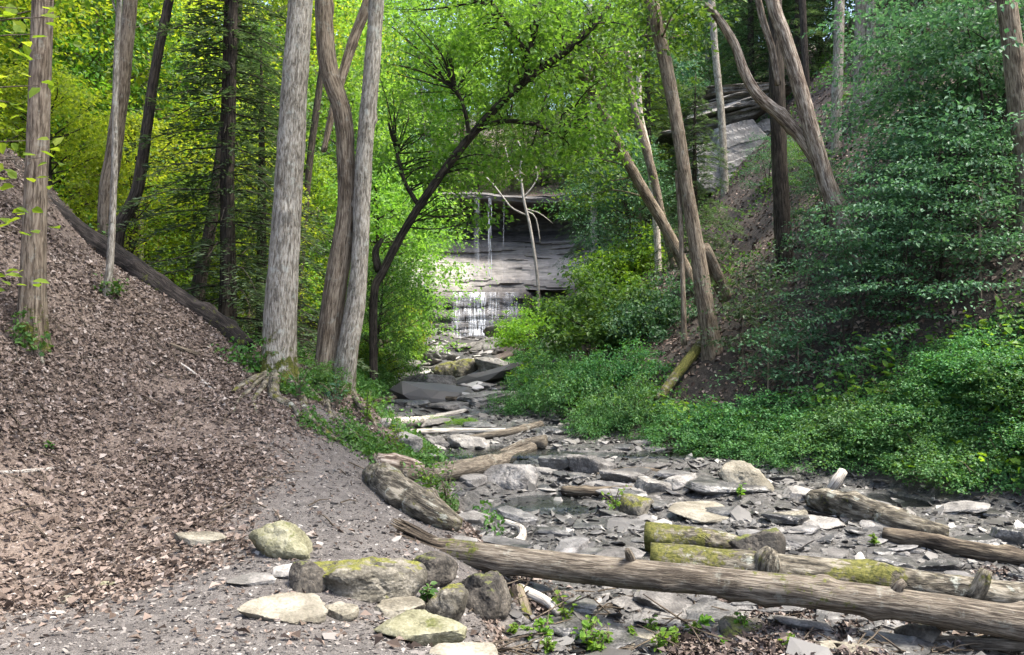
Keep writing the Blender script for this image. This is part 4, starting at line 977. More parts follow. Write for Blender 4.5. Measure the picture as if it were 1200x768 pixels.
hero_tree('peeling pale trunk rising from the right hillside, straighter stem of a pair', [(1008, 305, 0, 12), (992, 270, 0, 10.5), (972, 225, 0, 9.5), (950, 150, 0, 9), (935, 95, 0, 8.7), (918, 40, 0, 8.2), (905, 0, 0, 7.5)] + EX(885, -110, 0, 7, -50), BARK['strip'], seed=14, sides=20, flare=.3, crown=[(880, -420, 0, 230, 180, 3, 26)], leaf='cool', L=.14,
    branches=[[(912, 100, .2, 3.5), (905, 60, .2, 4), (893, 20, .2, 4), (884, -20, .2, 4)]])
hero_tree('broken peeling trunk curving far to the left from the right hillside', [(998, 300, -.2, 8), (984, 245, -.2, 8.5), (966, 206, -.2, 8), (942, 166, -.2, 7.5), (915, 136, -.2, 7.5), (888, 112, -.2, 6.5), (872, 85, -.2, 5.8), (860, 50, -.2, 5), (842, 22, -.2, 4.5), (826, 4, -.2, 3), (812, -14, -.2, 2)], BARK['strip'], base=None, seed=15, sides=18, flare=.15, rough=.14, knots=6)
hero_tree('straight dark trunk behind the open leafy patch on the right hillside', [(922, 322, 0, 10), (918, 280, 0, 10), (914, 200, 0, 9), (911, 120, 0, 9), (908, 0, 0, 8)] + EX(905, -100, 0, 7, -10), BARK['dark'], seed=16, sides=14, flare=.3, crown=[(900, -300, 0, 180, 140, 3, 24)], leaf='dark', L=.16, R_=.7)
hero_tree('tall light brown trunk at the upper right edge', [(1204, 195, 0, 12), (1194, 120, 0, 12), (1186, 50, 0, 11), (1178, -10, 0, 10.5)] + EX(1166, -120, 0, 9, -30), BARK['warm'], base=12.5, seed=17, sides=18, flare=.25,  crown=[(1150, -330, 0, 170, 130, 3, 24)], leaf='cool', L=.14)
# thin pale stems on the right of the fall
for k, (lb, tr, bk, bY) in enumerate([
    ('thin white birch-like stem right of the fall', [(696, 240, 0, 4), (695, 180, 0, 4), (694, 120, 0, 4), (692, 60, 0, 3.5), (690, -40, 0, 3)], 'dead', 38),
    ('pair-mate stem, grey and bent, behind the grey leaning tree', [(790, 300, 0, 4.5), (775, 250, 0, 4.5), (765, 205, 0, 5), (750, 150, 0, 4.5), (742, 120, 0, 4), (735, 60, 0, 3)], 'warm', 24),
    ('thin pale stem leaning left under the grey leaning tree', [(772, 320, 0, 4), (768, 250, 0, 4), (760, 180, 0, 4), (750, 130, 0, 3), (748, 60, 0, 3)], 'pale', 25),
    ('slim grey trunk left of the peeling pair, in front of the pale rock', [(850, 240, 0, 4.5), (848, 190, 0, 4.5), (845, 130, 0, 4.2), (838, 60, 0, 4), (832, -40, 0, 4), (828, -200, 0, 3)], 'grey', 27),
    ('grey trunk high on the right hill, left one of the close group', [(980, 130, 0, 6), (982, 80, 0, 6), (984, 0, 0, 5.5), (986, -120, 0, 4)], 'grey', 21),
    ('grey trunk high on the right hill, middle one of the close group', [(1006, 110, 0, 6.5), (1007, 60, 0, 6), (1009, -10, 0, 6), (1010, -120, 0, 4)], 'grey', 21.5),
    ('grey trunk high on the right hill, right one of the close group', [(1020, 100, 0, 5), (1021, 60, 0, 5), (1020, -10, 0, 5), (1018, -120, 0, 4)], 'pale', 22),
    ('thin dark stem above the broken peeling trunk', [(945, 100, 0, 4), (942, 40, 0, 4), (938, -60, 0, 4), (936, -200, 0, 3)], 'dark', 27),
    ('thin brown trunk far behind on the left hillside, left edge of view', [(20, 150, 0, 5), (22, 60, 0, 5), (24, -60, 0, 4), (26, -200, 0, 3)], 'dark', 24),
    ('pale stem in the sunlit leaves between leaning pair and conifer trunk', [(165, 260, 0, 3), (167, 180, 0, 3), (172, 80, 0, 3), (176, -60, 0, 2)], 'pale', 22),
    ('slim dark stem in the green behind the twin trunk', [(352, 330, 0, 4), (362, 200, 0, 4), (372, 120, 0, 4), (385, 20, 0, 3), (395, -60, 0, 3)], 'dark', 22),
]):
    hero_tree(lb, tr, BARK[bk], base=bY, seed=30 + k, sides=10, flare=.2, knots=1, step=.25)
# bare dead tree before the fall
hero_tree('bare bleached dead tree leaning in front of the waterfall cliff', [(631, 345, 0, 1.98), (628, 310, 0, 1.86), (621, 265, 0, 1.74), (614, 235, 0, 1.61), (610, 200, 0, 1.36), (612, 180, 0, 0.99), (607, 165, 0, 0.62)], BARK['dead'], base=40, seed=50, sides=8, flare=.1, knots=0, rough=.03, step=.3,
    branches=[[(616, 252, 0, 1.24), (600, 244, 0, 1.05), (590, 232, 0, 0.99), (578, 216, 0, 0.87), (570, 208, 0, 0.62)], [(613, 232, 0, 1.12), (622, 222, 0, 0.93), (630, 208, 0, 0.74), (628, 195, 0, 0.50)], [(611, 215, 0, 0.99), (602, 205, 0, 0.81), (596, 190, 0, 0.62), (592, 172, 0, 0.43)], [(618, 248, 0, 0.99), (627, 254, 0, 0.87), (631, 270, 0, 0.68), (633, 285, 0, 0.43)], [(616, 245, 0, 0.74), (632, 250, 0, 0.56), (648, 262, 0, 0.37)]])

# ------------------------------------------------------------------ kinds of tree and bush that repeat: one of each is built, the rest are copies
def proto_broadleaf(seed, height, z0, rad, ncl, k, L, R_, bark, leaf, lean=.3):
    rng = np.random.default_rng(seed)
    root = empty('tree', (0, 0, 0), None, 'tree')
    tp = np.array([[0, 0, -.6], [0, 0, 0], [lean * .3, 0, height * .3], [lean, .1, height * .65], [lean * .8, .2, height * .97]])
    g = Geo(); r0 = height * .011 + .03
    sk = tube(g, tp, [r0 * 1.4, r0 * 1.15, r0 * .85, r0 * .5, .015], 9, .4, seed, .05, .3, .3, 3)
    h = rng.random(ncl) ** .85; z = z0 + (height - z0) * h
    prof = np.sin(np.clip(.18 + .82 * h, 0, 1) * np.pi) ** .6
    rr = rad * prof * np.sqrt(rng.uniform(.12, 1, ncl)) * rng.uniform(.75, 1.15, ncl); th = rng.uniform(0, 6.283, ncl)
    lob = 1 + .3 * np.sin(th * 3 + z * 1.2 + seed); rr = rr * lob
    C = np.stack([rr * np.cos(th), rr * np.sin(th), z - .12 * rr], -1) + np.stack([np.interp(z, tp[:, 2], tp[:, 0]), np.interp(z, tp[:, 2], tp[:, 1]), z * 0], -1)
    for c in C[::4]:
        d = np.linalg.norm((sk - c) * [1, 1, .8], axis=1) + 1.2 * np.maximum(sk[:, 2] - c[2] + .8, 0); q = sk[d.argmin()]
        tube(g, [q, (q + c) / 2 + rng.normal(0, .15, 3), c], [.035, .022, .008], 5, .5, 1, 0, cap=False)
    g.build('trunk', bark, root, smoothed=True)
    g = Geo(); sprays(g, C, rng.uniform(.65, 1.35, ncl) * R_, k, L, L * .6, rng, out=unit(C * [1, 1, 0] + 1e-6), flat=.14, droop=.4)
    g.build('crown', leaf, root)
    return root
def proto_hemlock(seed, height, rad, z0=1.0):
    rng = np.random.default_rng(seed)
    root = empty('conifer_tree', (0, 0, 0), None, 'tree')
    g = Geo(); tube(g, [[0, 0, -.6], [0, 0, 0], [.05, 0, height * .5], [0, 0, height]], [.22, .19, .12, .01], 9, .5, seed, .05, .3, .3, 3)
    lf = Geo(); z = z0
    while z < height - .2:
        n = rng.integers(3, 6); a0 = rng.uniform(0, 6.28)
        for j in range(n):
            Lb = rad * (1 - (z - z0) / (height - z0)) ** .75 * rng.uniform(.55, 1.1) + .25; an = a0 + j * 6.283 / n + rng.normal(0, .25)
            d = np.array([math.cos(an), math.sin(an), 0]); s = np.array([-d[1], d[0], 0]); t = np.linspace(0, 1, 6)
            pts = d * (t * Lb)[:, None]; pts[:, 2] = z + .12 * Lb * t - .42 * Lb * t ** 2
            tube(g, pts[[0, 3, 5]], [.018, .011, .004], 4, .6, 1, 0, cap=False)
            m = int(95 * Lb); u = rng.uniform(.12, 1.0, m); side = rng.choice([-1, 1], m); w = rng.random(m) * (1.15 - u) * .38 * Lb + .04
            p = d * (u * Lb)[:, None] + s * (side * w)[:, None]; p[:, 2] = z + .12 * Lb * u - .42 * Lb * u ** 2 - .25 * w + rng.normal(0, .035, m)
            a = d * .75 + s * side[:, None] * .7 + rng.normal(0, .18, (m, 3)); nr = np.array([0, 0, 1.0]) + rng.normal(0, .3, (m, 3))
            leaf_block(lf, p, a, nr, rng.uniform(.10, .2, m), rng.uniform(.03, .065, m), curl=.05)
        z += rng.uniform(.22, .42)
    g.build('trunk', BARK['dark'], root, smoothed=True); lf.build('crown', LEAF['dark'], root)
    return root
def proto_shrub(seed, ncl, k, L, R_, leaf, name='shrub', hgt=1.0):
    """a dome one metre in radius: copies are scaled to the size of each bush"""
    rng = np.random.default_rng(seed)
    root = empty(name, (0, 0, 0), None, 'shrub')
    th = rng.uniform(0, 6.283, ncl); ph = np.arccos(rng.uniform(0.02, 1, ncl)); r = rng.uniform(.55, 1.0, ncl) * (1 + .22 * np.sin(3 * th + seed) + .12 * np.sin(5 * th + 2 * ph))
    C = np.stack([r * np.sin(ph) * np.cos(th), r * np.sin(ph) * np.sin(th), r * np.cos(ph) * hgt], -1)
    lf = Geo(); sprays(lf, C, rng.uniform(.6, 1.3, ncl) * R_, k, L, L * .6, rng, flat=.25, droop=.5, out=unit(C), tilt=.5)
    g = Geo()
    for c in C[::5]: tube(g, [[0, 0, -.2], c * [.4, .4, .5], c], [.02, .014, .004], 5, .3, 1, 0, cap=False)
    g.build('stems', BARK['dark'], root, smoothed=True); lf.build('foliage', LEAF[leaf], root)
    return root
def proto_sapling(seed, leaf, height=2.6, spread=.9, n=26):
    rng = np.random.default_rng(seed)
    root = empty('sapling', (0, 0, 0), None, 'sapling')
    g = Geo(); sk = tube(g, [[0, 0, -.2], [.03, 0, height * .5], [-.04, 0, height]], [.024, .016, .004], 7, .1, seed, .02)
    z = height * rng.uniform(.3, 1.0, n); th = rng.uniform(0, 6.283, n); rr = spread * rng.uniform(.25, 1, n) * (1.25 - z / height * .8)
    C = np.stack([rr * np.cos(th), rr * np.sin(th), z], -1)
    for c in C:
        q = np.array([0, 0, c[2] - .1]); tube(g, [q, q + (c - q) * .5 + [0, 0, .06], c], [.009, .006, .002], 4, .2, 1, 0, cap=False)
    lf = Geo(); sprays(lf, C, rng.uniform(.28, .5, n), 46, .095, .06, rng, flat=.07, droop=.22, out=unit(C * [1, 1, 0]), tilt=.28)
    g.build('stem', BARK['warm'], root, smoothed=True); lf.build('foliage', LEAF[leaf], root)
    return root
def proto_layer(seed, leaf, height=2.4, spread=1.5, n=44):
    rng = np.random.default_rng(seed)
    root = empty('shrub', (0, 0, 0), None, 'shrub')
    g = Geo(); lf = Geo()
    for k in range(3):
        an = k * 2.1 + rng.uniform(0, 1); tube(g, [[0, 0, -.2], [.2 * math.cos(an), .2 * math.sin(an), height * .5], [.5 * math.cos(an), .5 * math.sin(an), height * rng.uniform(.8, 1)]], [.022, .015, .004], 6, .2, seed + k, .02)
    z = height * np.floor(rng.random(n) * 5 + .5) / 5 + rng.normal(0, .03, n); th = rng.uniform(0, 6.283, n); rr = spread * np.sqrt(rng.uniform(.05, 1, n)) * (1.15 - .6 * z / height)
    C = np.stack([rr * np.cos(th), rr * np.sin(th), z + .12], -1)
    for c in C[::2]:
        q = np.array([c[0] * .12, c[1] * .12, max(c[2] - .15, 0)]); tube(g, [q, q + (c - q) * .5 + [0, 0, .07], c], [.009, .006, .002], 4, .25, 1, 0, cap=False)
    sprays(lf, C, rng.uniform(.4, .75, n), 110, .085, .052, rng, flat=.03, droop=.22, out=unit(C * [1, 1, 0] + 1e-6), tilt=.3)
    g.build('stems', BARK['dark'], root, smoothed=True); lf.build('foliage', LEAF[leaf], root)
    return root
PRO = {}
def proto(kind):
    mk = {'bl_low': lambda: proto_broadleaf(1, 8.5, 1.0, 3.1, 210, 60, .17, .72, BARK['warm'], LEAF['mid']),
          'bl_low2': lambda: proto_broadleaf(2, 7.0, .6, 2.9, 190, 60, .16, .68, BARK['dark'], LEAF['mid'], -.4),
          'bl_tall': lambda: proto_broadleaf(3, 17, 4.5, 4.2, 330, 56, .22, .95, BARK['grey'], LEAF['mid'], .6),
          'bl_tall2': lambda: proto_broadleaf(4, 15, 3.0, 4.6, 330, 56, .22, .95, BARK['warm'], LEAF['mid'], -.5),
          'hem': lambda: proto_hemlock(5, 13, 2.9), 'hem2': lambda: proto_hemlock(6, 10, 2.6, .5),
          'shrub': lambda: proto_shrub(7, 150, 34, .085, .2, 'mid'), 'fern': lambda: proto_shrub(8, 260, 34, .055, .15, 'bright', hgt=.85), 'leafy': lambda: proto_shrub(9, 120, 60, .085, .26, 'bright'),
          'layer': lambda: proto_layer(12, 'cool'), 'sap': lambda: proto_sapling(10, 'cool'), 'sap2': lambda: proto_sapling(11, 'cool', 1.8, .8, 18)}
    return mk[kind]()
def plant(kind, px, Y, sc, label, group=None, leaf=None, rz=None, py=None, loc=None, sz=1.0, seed=[0]):
    seed[0] += 1; rng = np.random.default_rng(seed[0] * 7 + 3)
    if loc is None:
        if py is not None: loc = G(px, py)
        else: x = (px - 600) / FPX * Y; loc = np.array([x, Y, Hs(x, Y)])
    rz = rng.uniform(0, 6.28) if rz is None else rz
    mats = {'crown' if kind[:2] in ('bl', 'he') else 'foliage': LEAF[leaf]} if leaf else None
    s3 = (sc, sc, sc * sz)
    if kind not in PRO:
        r = proto(kind); PRO[kind] = r
        r.location = loc; r.rotation_euler = (0, 0, rz); r.scale = s3; r['label'] = label
        if group: r['group'] = group
        if mats:
            for c in r.children:
                n = c.name.split('.')[0]
                if n in mats: c.material_slots[0].link = 'OBJECT'; c.material_slots[0].material = mats[n]
        return r
    r = copy_tree(PRO[kind], loc, rz, s3, label, None, mats)
    if group: r['group'] = group
    elif 'group' in r: del r['group']
    return r
# ---- left side valley, full of light
rg = np.random.default_rng(21)
A = 'sunlit yellow-green understory tree in the hollow behind the left slope'
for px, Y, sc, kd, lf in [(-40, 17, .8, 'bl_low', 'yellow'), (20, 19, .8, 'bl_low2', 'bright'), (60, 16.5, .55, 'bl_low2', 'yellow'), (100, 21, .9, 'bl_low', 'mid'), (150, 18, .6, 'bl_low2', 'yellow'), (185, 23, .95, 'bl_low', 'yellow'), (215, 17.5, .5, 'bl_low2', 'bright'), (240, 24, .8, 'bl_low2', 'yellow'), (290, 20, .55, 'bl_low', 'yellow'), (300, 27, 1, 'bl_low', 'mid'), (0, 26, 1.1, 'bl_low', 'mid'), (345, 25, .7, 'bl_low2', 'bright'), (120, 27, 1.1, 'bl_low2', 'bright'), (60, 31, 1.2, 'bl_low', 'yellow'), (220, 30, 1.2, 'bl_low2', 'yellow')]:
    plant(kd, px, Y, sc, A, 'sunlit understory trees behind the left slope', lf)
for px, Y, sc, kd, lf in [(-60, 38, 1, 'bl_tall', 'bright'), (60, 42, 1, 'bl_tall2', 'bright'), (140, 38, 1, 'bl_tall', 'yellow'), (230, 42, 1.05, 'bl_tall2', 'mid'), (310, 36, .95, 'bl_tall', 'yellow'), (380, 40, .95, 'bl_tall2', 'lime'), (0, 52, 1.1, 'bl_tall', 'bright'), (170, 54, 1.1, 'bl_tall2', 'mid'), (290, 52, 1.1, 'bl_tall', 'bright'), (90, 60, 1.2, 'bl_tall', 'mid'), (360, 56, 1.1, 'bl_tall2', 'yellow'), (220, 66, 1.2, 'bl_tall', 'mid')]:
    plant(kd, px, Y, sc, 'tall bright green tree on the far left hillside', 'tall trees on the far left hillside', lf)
plant('hem2', 268, 13.9, .85, 'dark hemlock boughs around the straight conifer trunk')
plant('hem2', 306, 17, .7, 'dark hemlock close behind the big grey trunk')
# ---- left bank of the upper creek
for px, Y, sc, kd, lf, lb in [(440, 20, .45, 'bl_low2', 'mid', 'low leafy tree on the left bank right of the twin trunk'), (452, 27, .75, 'bl_low', 'lime', 'bright leafy tree on the left bank under the arching dark tree'), (430, 24, .85, 'bl_low2', 'lime', 'leafy tree standing behind the foot of the arching dark tree'), (425, 34, 1.0, 'bl_low', 'cool', 'bluish green tree left of the fall, farther up the bank'), (400, 29, 1.1, 'bl_low', 'lime', 'bright tree seen between the two halves of the twin trunk')]:
    plant(kd, px, Y, sc, lb, None, lf)
for px, py, w, kd, lf, lb in [(432, 440, .85, 'leafy', 'bright', 'yellow-green bush at the foot of the left bank above the big grey boulder'), (488, 422, .75, 'leafy', 'bright', 'bush overhanging the creek left of the cascade'), (440, 455, .6, 'shrub', 'mid', 'small dark green bush right of the twin trunk roots'), (468, 400, 1.1, 'leafy', 'yellow', 'sunlit bush left of the cascade, higher up the bank'), (460, 375, 1.5, 'leafy', 'bright', 'tall bush behind the sunlit one on the left bank'), (420, 462, .45, 'leafy', 'mid', 'leafy plants at the right foot of the twin trunk'), (375, 455, .4, 'shrub', 'mid', 'low green plants between the big grey trunk and the twin trunk'), (512, 496, .38, 'fern', 'bright', 'patch of bright grass-like plants in mid creek'), (545, 497, .34, 'fern', 'bright', 'right end of the bright plant patch in mid creek')]:
    c = G(px, py); plant(kd, px, None, w, lb, None, lf, loc=c - [0, 0, .05], sz=.55 if kd == 'fern' else .95)
# ---- behind the fall
for px, Y, sc, kd, lf in [(380, 70, 1.1, 'bl_tall', 'lime'), (440, 66, .8, 'bl_tall2', 'lime'), (500, 68, .75, 'bl_tall', 'mid'), (545, 72, .9, 'bl_tall2', 'lime'), (600, 69, .7, 'bl_tall2', 'mid'), (640, 73, .9, 'bl_tall', 'lime'), (690, 68, .8, 'bl_tall2', 'mid'), (740, 72, 1, 'bl_tall', 'lime'), (800, 68, 1, 'bl_tall2', 'mid'), (470, 82, 1.2, 'bl_tall2', 'lime'), (560, 85, 1.2, 'bl_tall', 'bright'), (660, 86, 1.2, 'bl_tall2', 'lime'), (750, 86, 1.2, 'bl_tall', 'mid'), (400, 88, 1.3, 'bl_tall', 'mid'), (850, 84, 1.2, 'bl_tall2', 'bright'), (610, 102, 1.5, 'bl_tall', 'lime'), (510, 100, 1.5, 'bl_tall2', 'mid'), (720, 102, 1.5, 'bl_tall', 'bright'), (580, 67.2, .35, 'bl_low2', 'lime'), (660, 67.4, .4, 'bl_low', 'mid'), (540, 67, .4, 'bl_low', 'lime')]:
    plant(kd, px, Y, sc, 'bright green tree on the ground above the waterfall lip', 'trees above the waterfall lip', lf)
for px, Y, sc, kd, lf in [(i, y, q, ['bl_low', 'bl_low2'][j % 2], ['lime', 'bright', 'mid'][j % 3]) for j, (i, y, q) in enumerate([(430, 66, .6), (470, 68, .55), (515, 66.6, .4), (560, 70, .5), (610, 68, .4), (635, 71, .55), (675, 67, .5), (710, 69, .6), (750, 66, .7), (500, 76, .8), (580, 78, .8), (650, 77, .8), (720, 78, .9), (420, 78, .9), (540, 90, 1.1), (620, 92, 1.1), (700, 94, 1.2), (460, 94, 1.2)])]:
    plant(kd, px, Y, sc, 'low leafy tree behind the waterfall lip', 'low trees behind the waterfall lip', lf)
# ---- right hillside
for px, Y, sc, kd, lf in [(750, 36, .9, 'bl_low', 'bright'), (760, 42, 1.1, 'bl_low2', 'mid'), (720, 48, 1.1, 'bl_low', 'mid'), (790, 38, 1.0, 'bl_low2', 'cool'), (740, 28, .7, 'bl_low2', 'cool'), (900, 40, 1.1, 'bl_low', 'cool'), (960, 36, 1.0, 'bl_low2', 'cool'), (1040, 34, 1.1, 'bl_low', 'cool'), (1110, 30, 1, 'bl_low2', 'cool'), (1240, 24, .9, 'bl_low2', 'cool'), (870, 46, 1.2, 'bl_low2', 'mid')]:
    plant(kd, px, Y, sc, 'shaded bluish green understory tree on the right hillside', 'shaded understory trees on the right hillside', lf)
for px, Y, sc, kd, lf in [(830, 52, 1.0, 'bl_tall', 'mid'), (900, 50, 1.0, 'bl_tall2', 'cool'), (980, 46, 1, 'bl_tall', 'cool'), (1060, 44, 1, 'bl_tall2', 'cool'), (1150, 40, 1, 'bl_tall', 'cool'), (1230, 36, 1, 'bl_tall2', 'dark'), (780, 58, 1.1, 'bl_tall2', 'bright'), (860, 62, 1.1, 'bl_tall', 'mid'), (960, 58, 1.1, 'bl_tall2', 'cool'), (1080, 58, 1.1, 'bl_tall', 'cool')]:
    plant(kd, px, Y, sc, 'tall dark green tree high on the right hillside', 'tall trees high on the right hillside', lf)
for px, Y, sc, kd, lb in [(815, 20.5, .55, 'hem2', 'dark hemlock boughs behind the tall brown trunk with the split foot'), (880, 34, .95, 'hem', 'dark hemlock right of the pale rock outcrop'), (760, 31, .9, 'hem', 'dark hemlock left of the pale rock outcrop'), (935, 32, .9, 'hem', 'dark hemlock behind the peeling trunks'), (1080, 21, .6, 'hem2', 'young hemlock with level boughs on the right hillside'), (700, 44, .9, 'hem', 'dark hemlock right of the cliff, beside the thin white stem'), (440, 52, .8, 'hem', 'dark hemlock left of the cliff'), (1160, 26, .9, 'hem', 'dark hemlock by the light brown trunk at the upper right edge')]:
    plant(kd, px, Y, sc, lb)
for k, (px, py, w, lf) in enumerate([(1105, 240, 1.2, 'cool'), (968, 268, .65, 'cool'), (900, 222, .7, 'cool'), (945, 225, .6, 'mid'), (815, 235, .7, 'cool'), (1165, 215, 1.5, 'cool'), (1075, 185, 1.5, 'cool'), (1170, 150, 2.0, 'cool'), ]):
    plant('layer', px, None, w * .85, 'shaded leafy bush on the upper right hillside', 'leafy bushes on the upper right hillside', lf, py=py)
# dark bushy growth and fern mounds at the foot of the right bank
for px, py, w, kd, lf, lb, sz in [
    (720, 405, 1.6, 'leafy', 'mid', 'large spreading bush over the fern mounds, under the grey leaning tree', 1.0), (705, 385, 1.1, 'leafy', 'mid', 'bush left of the large spreading bush, by the cliff foot', 1.0), (765, 395, 1.2, 'leafy', 'cool', 'dark bush right of the large spreading bush', 1.0), (735, 335, 1.3, 'leafy', 'bright', 'bush at the right end of the cliff', .9), (668, 385, .8, 'leafy', 'bright', 'bright bush at the lower right of the cliff', .8),
    (612, 482, .5, 'fern', 'cover', 'fluffy bright green mound nearest the upper creek', 1.05), (685, 480, .85, 'fern', 'cover', 'fluffy green mound in the middle of the row', 1.12), (655, 455, .65, 'fern', 'cover', 'fluffy mound behind the mound nearest the creek', 0.98), (740, 505, .85, 'fern', 'cover', 'broad green mound below the broad trunk', 1.19), (700, 510, .55, 'fern', 'cover', 'low green mound at the water edge', 1.12), (640, 430, .55, 'fern', 'cover', 'small bright mound by the bright pale slabs', 0.98), (640, 402, .9, 'fern', 'bright', 'bright mound below the cliff, farthest of the row', 0.84), (735, 455, .9, 'fern', 'cover', 'green mound up the bank behind the broad mound', 0.98), (800, 522, .75, 'fern', 'cover', 'dark green mound where the bank turns to the right', 0.98), (860, 532, .7, 'fern', 'cover', 'low dark mound left of the cone-shaped boulder', 0.84)]:
    c = G(px, py); plant(kd, px, None, w * (c[1] / 12.5 if kd == 'fern' else c[1] / 20), lb, None, lf, loc=c - [0, -.2, .08], sz=sz)
rgm = np.random.default_rng(14)
for k in range(26):
    px = rgm.uniform(850, 1260); top = np.interp(px, [850, 960, 1010, 1100, 1200, 1300], [505, 480, 440, 420, 385, 345]); bot = np.interp(px, [850, 930, 1200, 1300], [528, 560, 585, 595])
    c = G(px, top + (bot - top) * rgm.uniform(.05, .85)); plant('fern', px, None, rgm.uniform(.45, .95), 'rounded green clump rising out of the ground cover on the right bank', 'clumps in the ground cover of the right bank', 'cover', loc=c - [0, -.1, .15], sz=rgm.uniform(.6, .95))
# layered saplings in the shade
for k, (px, py, sc, kd, lf, lb) in enumerate([(992, 425, .95, 'layer', 'cool', 'sapling with pale level sprays standing at the top of the ground cover'), (935, 470, .75, 'sap2', 'cool', 'small sapling with light leaves left of the thin sapling stem'), (1053, 380, 1.1, 'layer', 'cool', 'tall layered sapling under the light brown trunk side'), (1100, 330, 1.1, 'layer', 'cool', 'layered sapling high on the dark slope'), (1025, 372, .9, 'layer', 'cool', 'broad layered sapling in front of the peeling trunks foot'), (900, 480, .8, 'sap2', 'cool', 'low sapling at the left of the ground cover top'), (945, 345, .8, 'sap2', 'cool', 'sapling with level sprays just left of the peeling trunks'), (1150, 350, 1.0, 'sap2', 'cool', 'low bushy sapling near the right edge'), (885, 400, .9, 'sap2', 'dark', 'dim sapling in the shade right of the split-foot trunk'), (870, 440, .9, 'sap2', 'dark', 'dim low sapling below the split-foot trunk'), (1075, 262, .8, 'layer', 'cool', 'tall sapling near the thin pale stem on the dark slope'), (1120, 292, 1.0, 'layer', 'cool', 'upper sapling right of the peeling trunks'), (1120, 215, 1.5, 'layer', 'cool', 'highest sapling on the right slope')]):
    plant(kd, px, None, sc * (.8 if kd == 'layer' else 1), lb, None, lf, py=py)

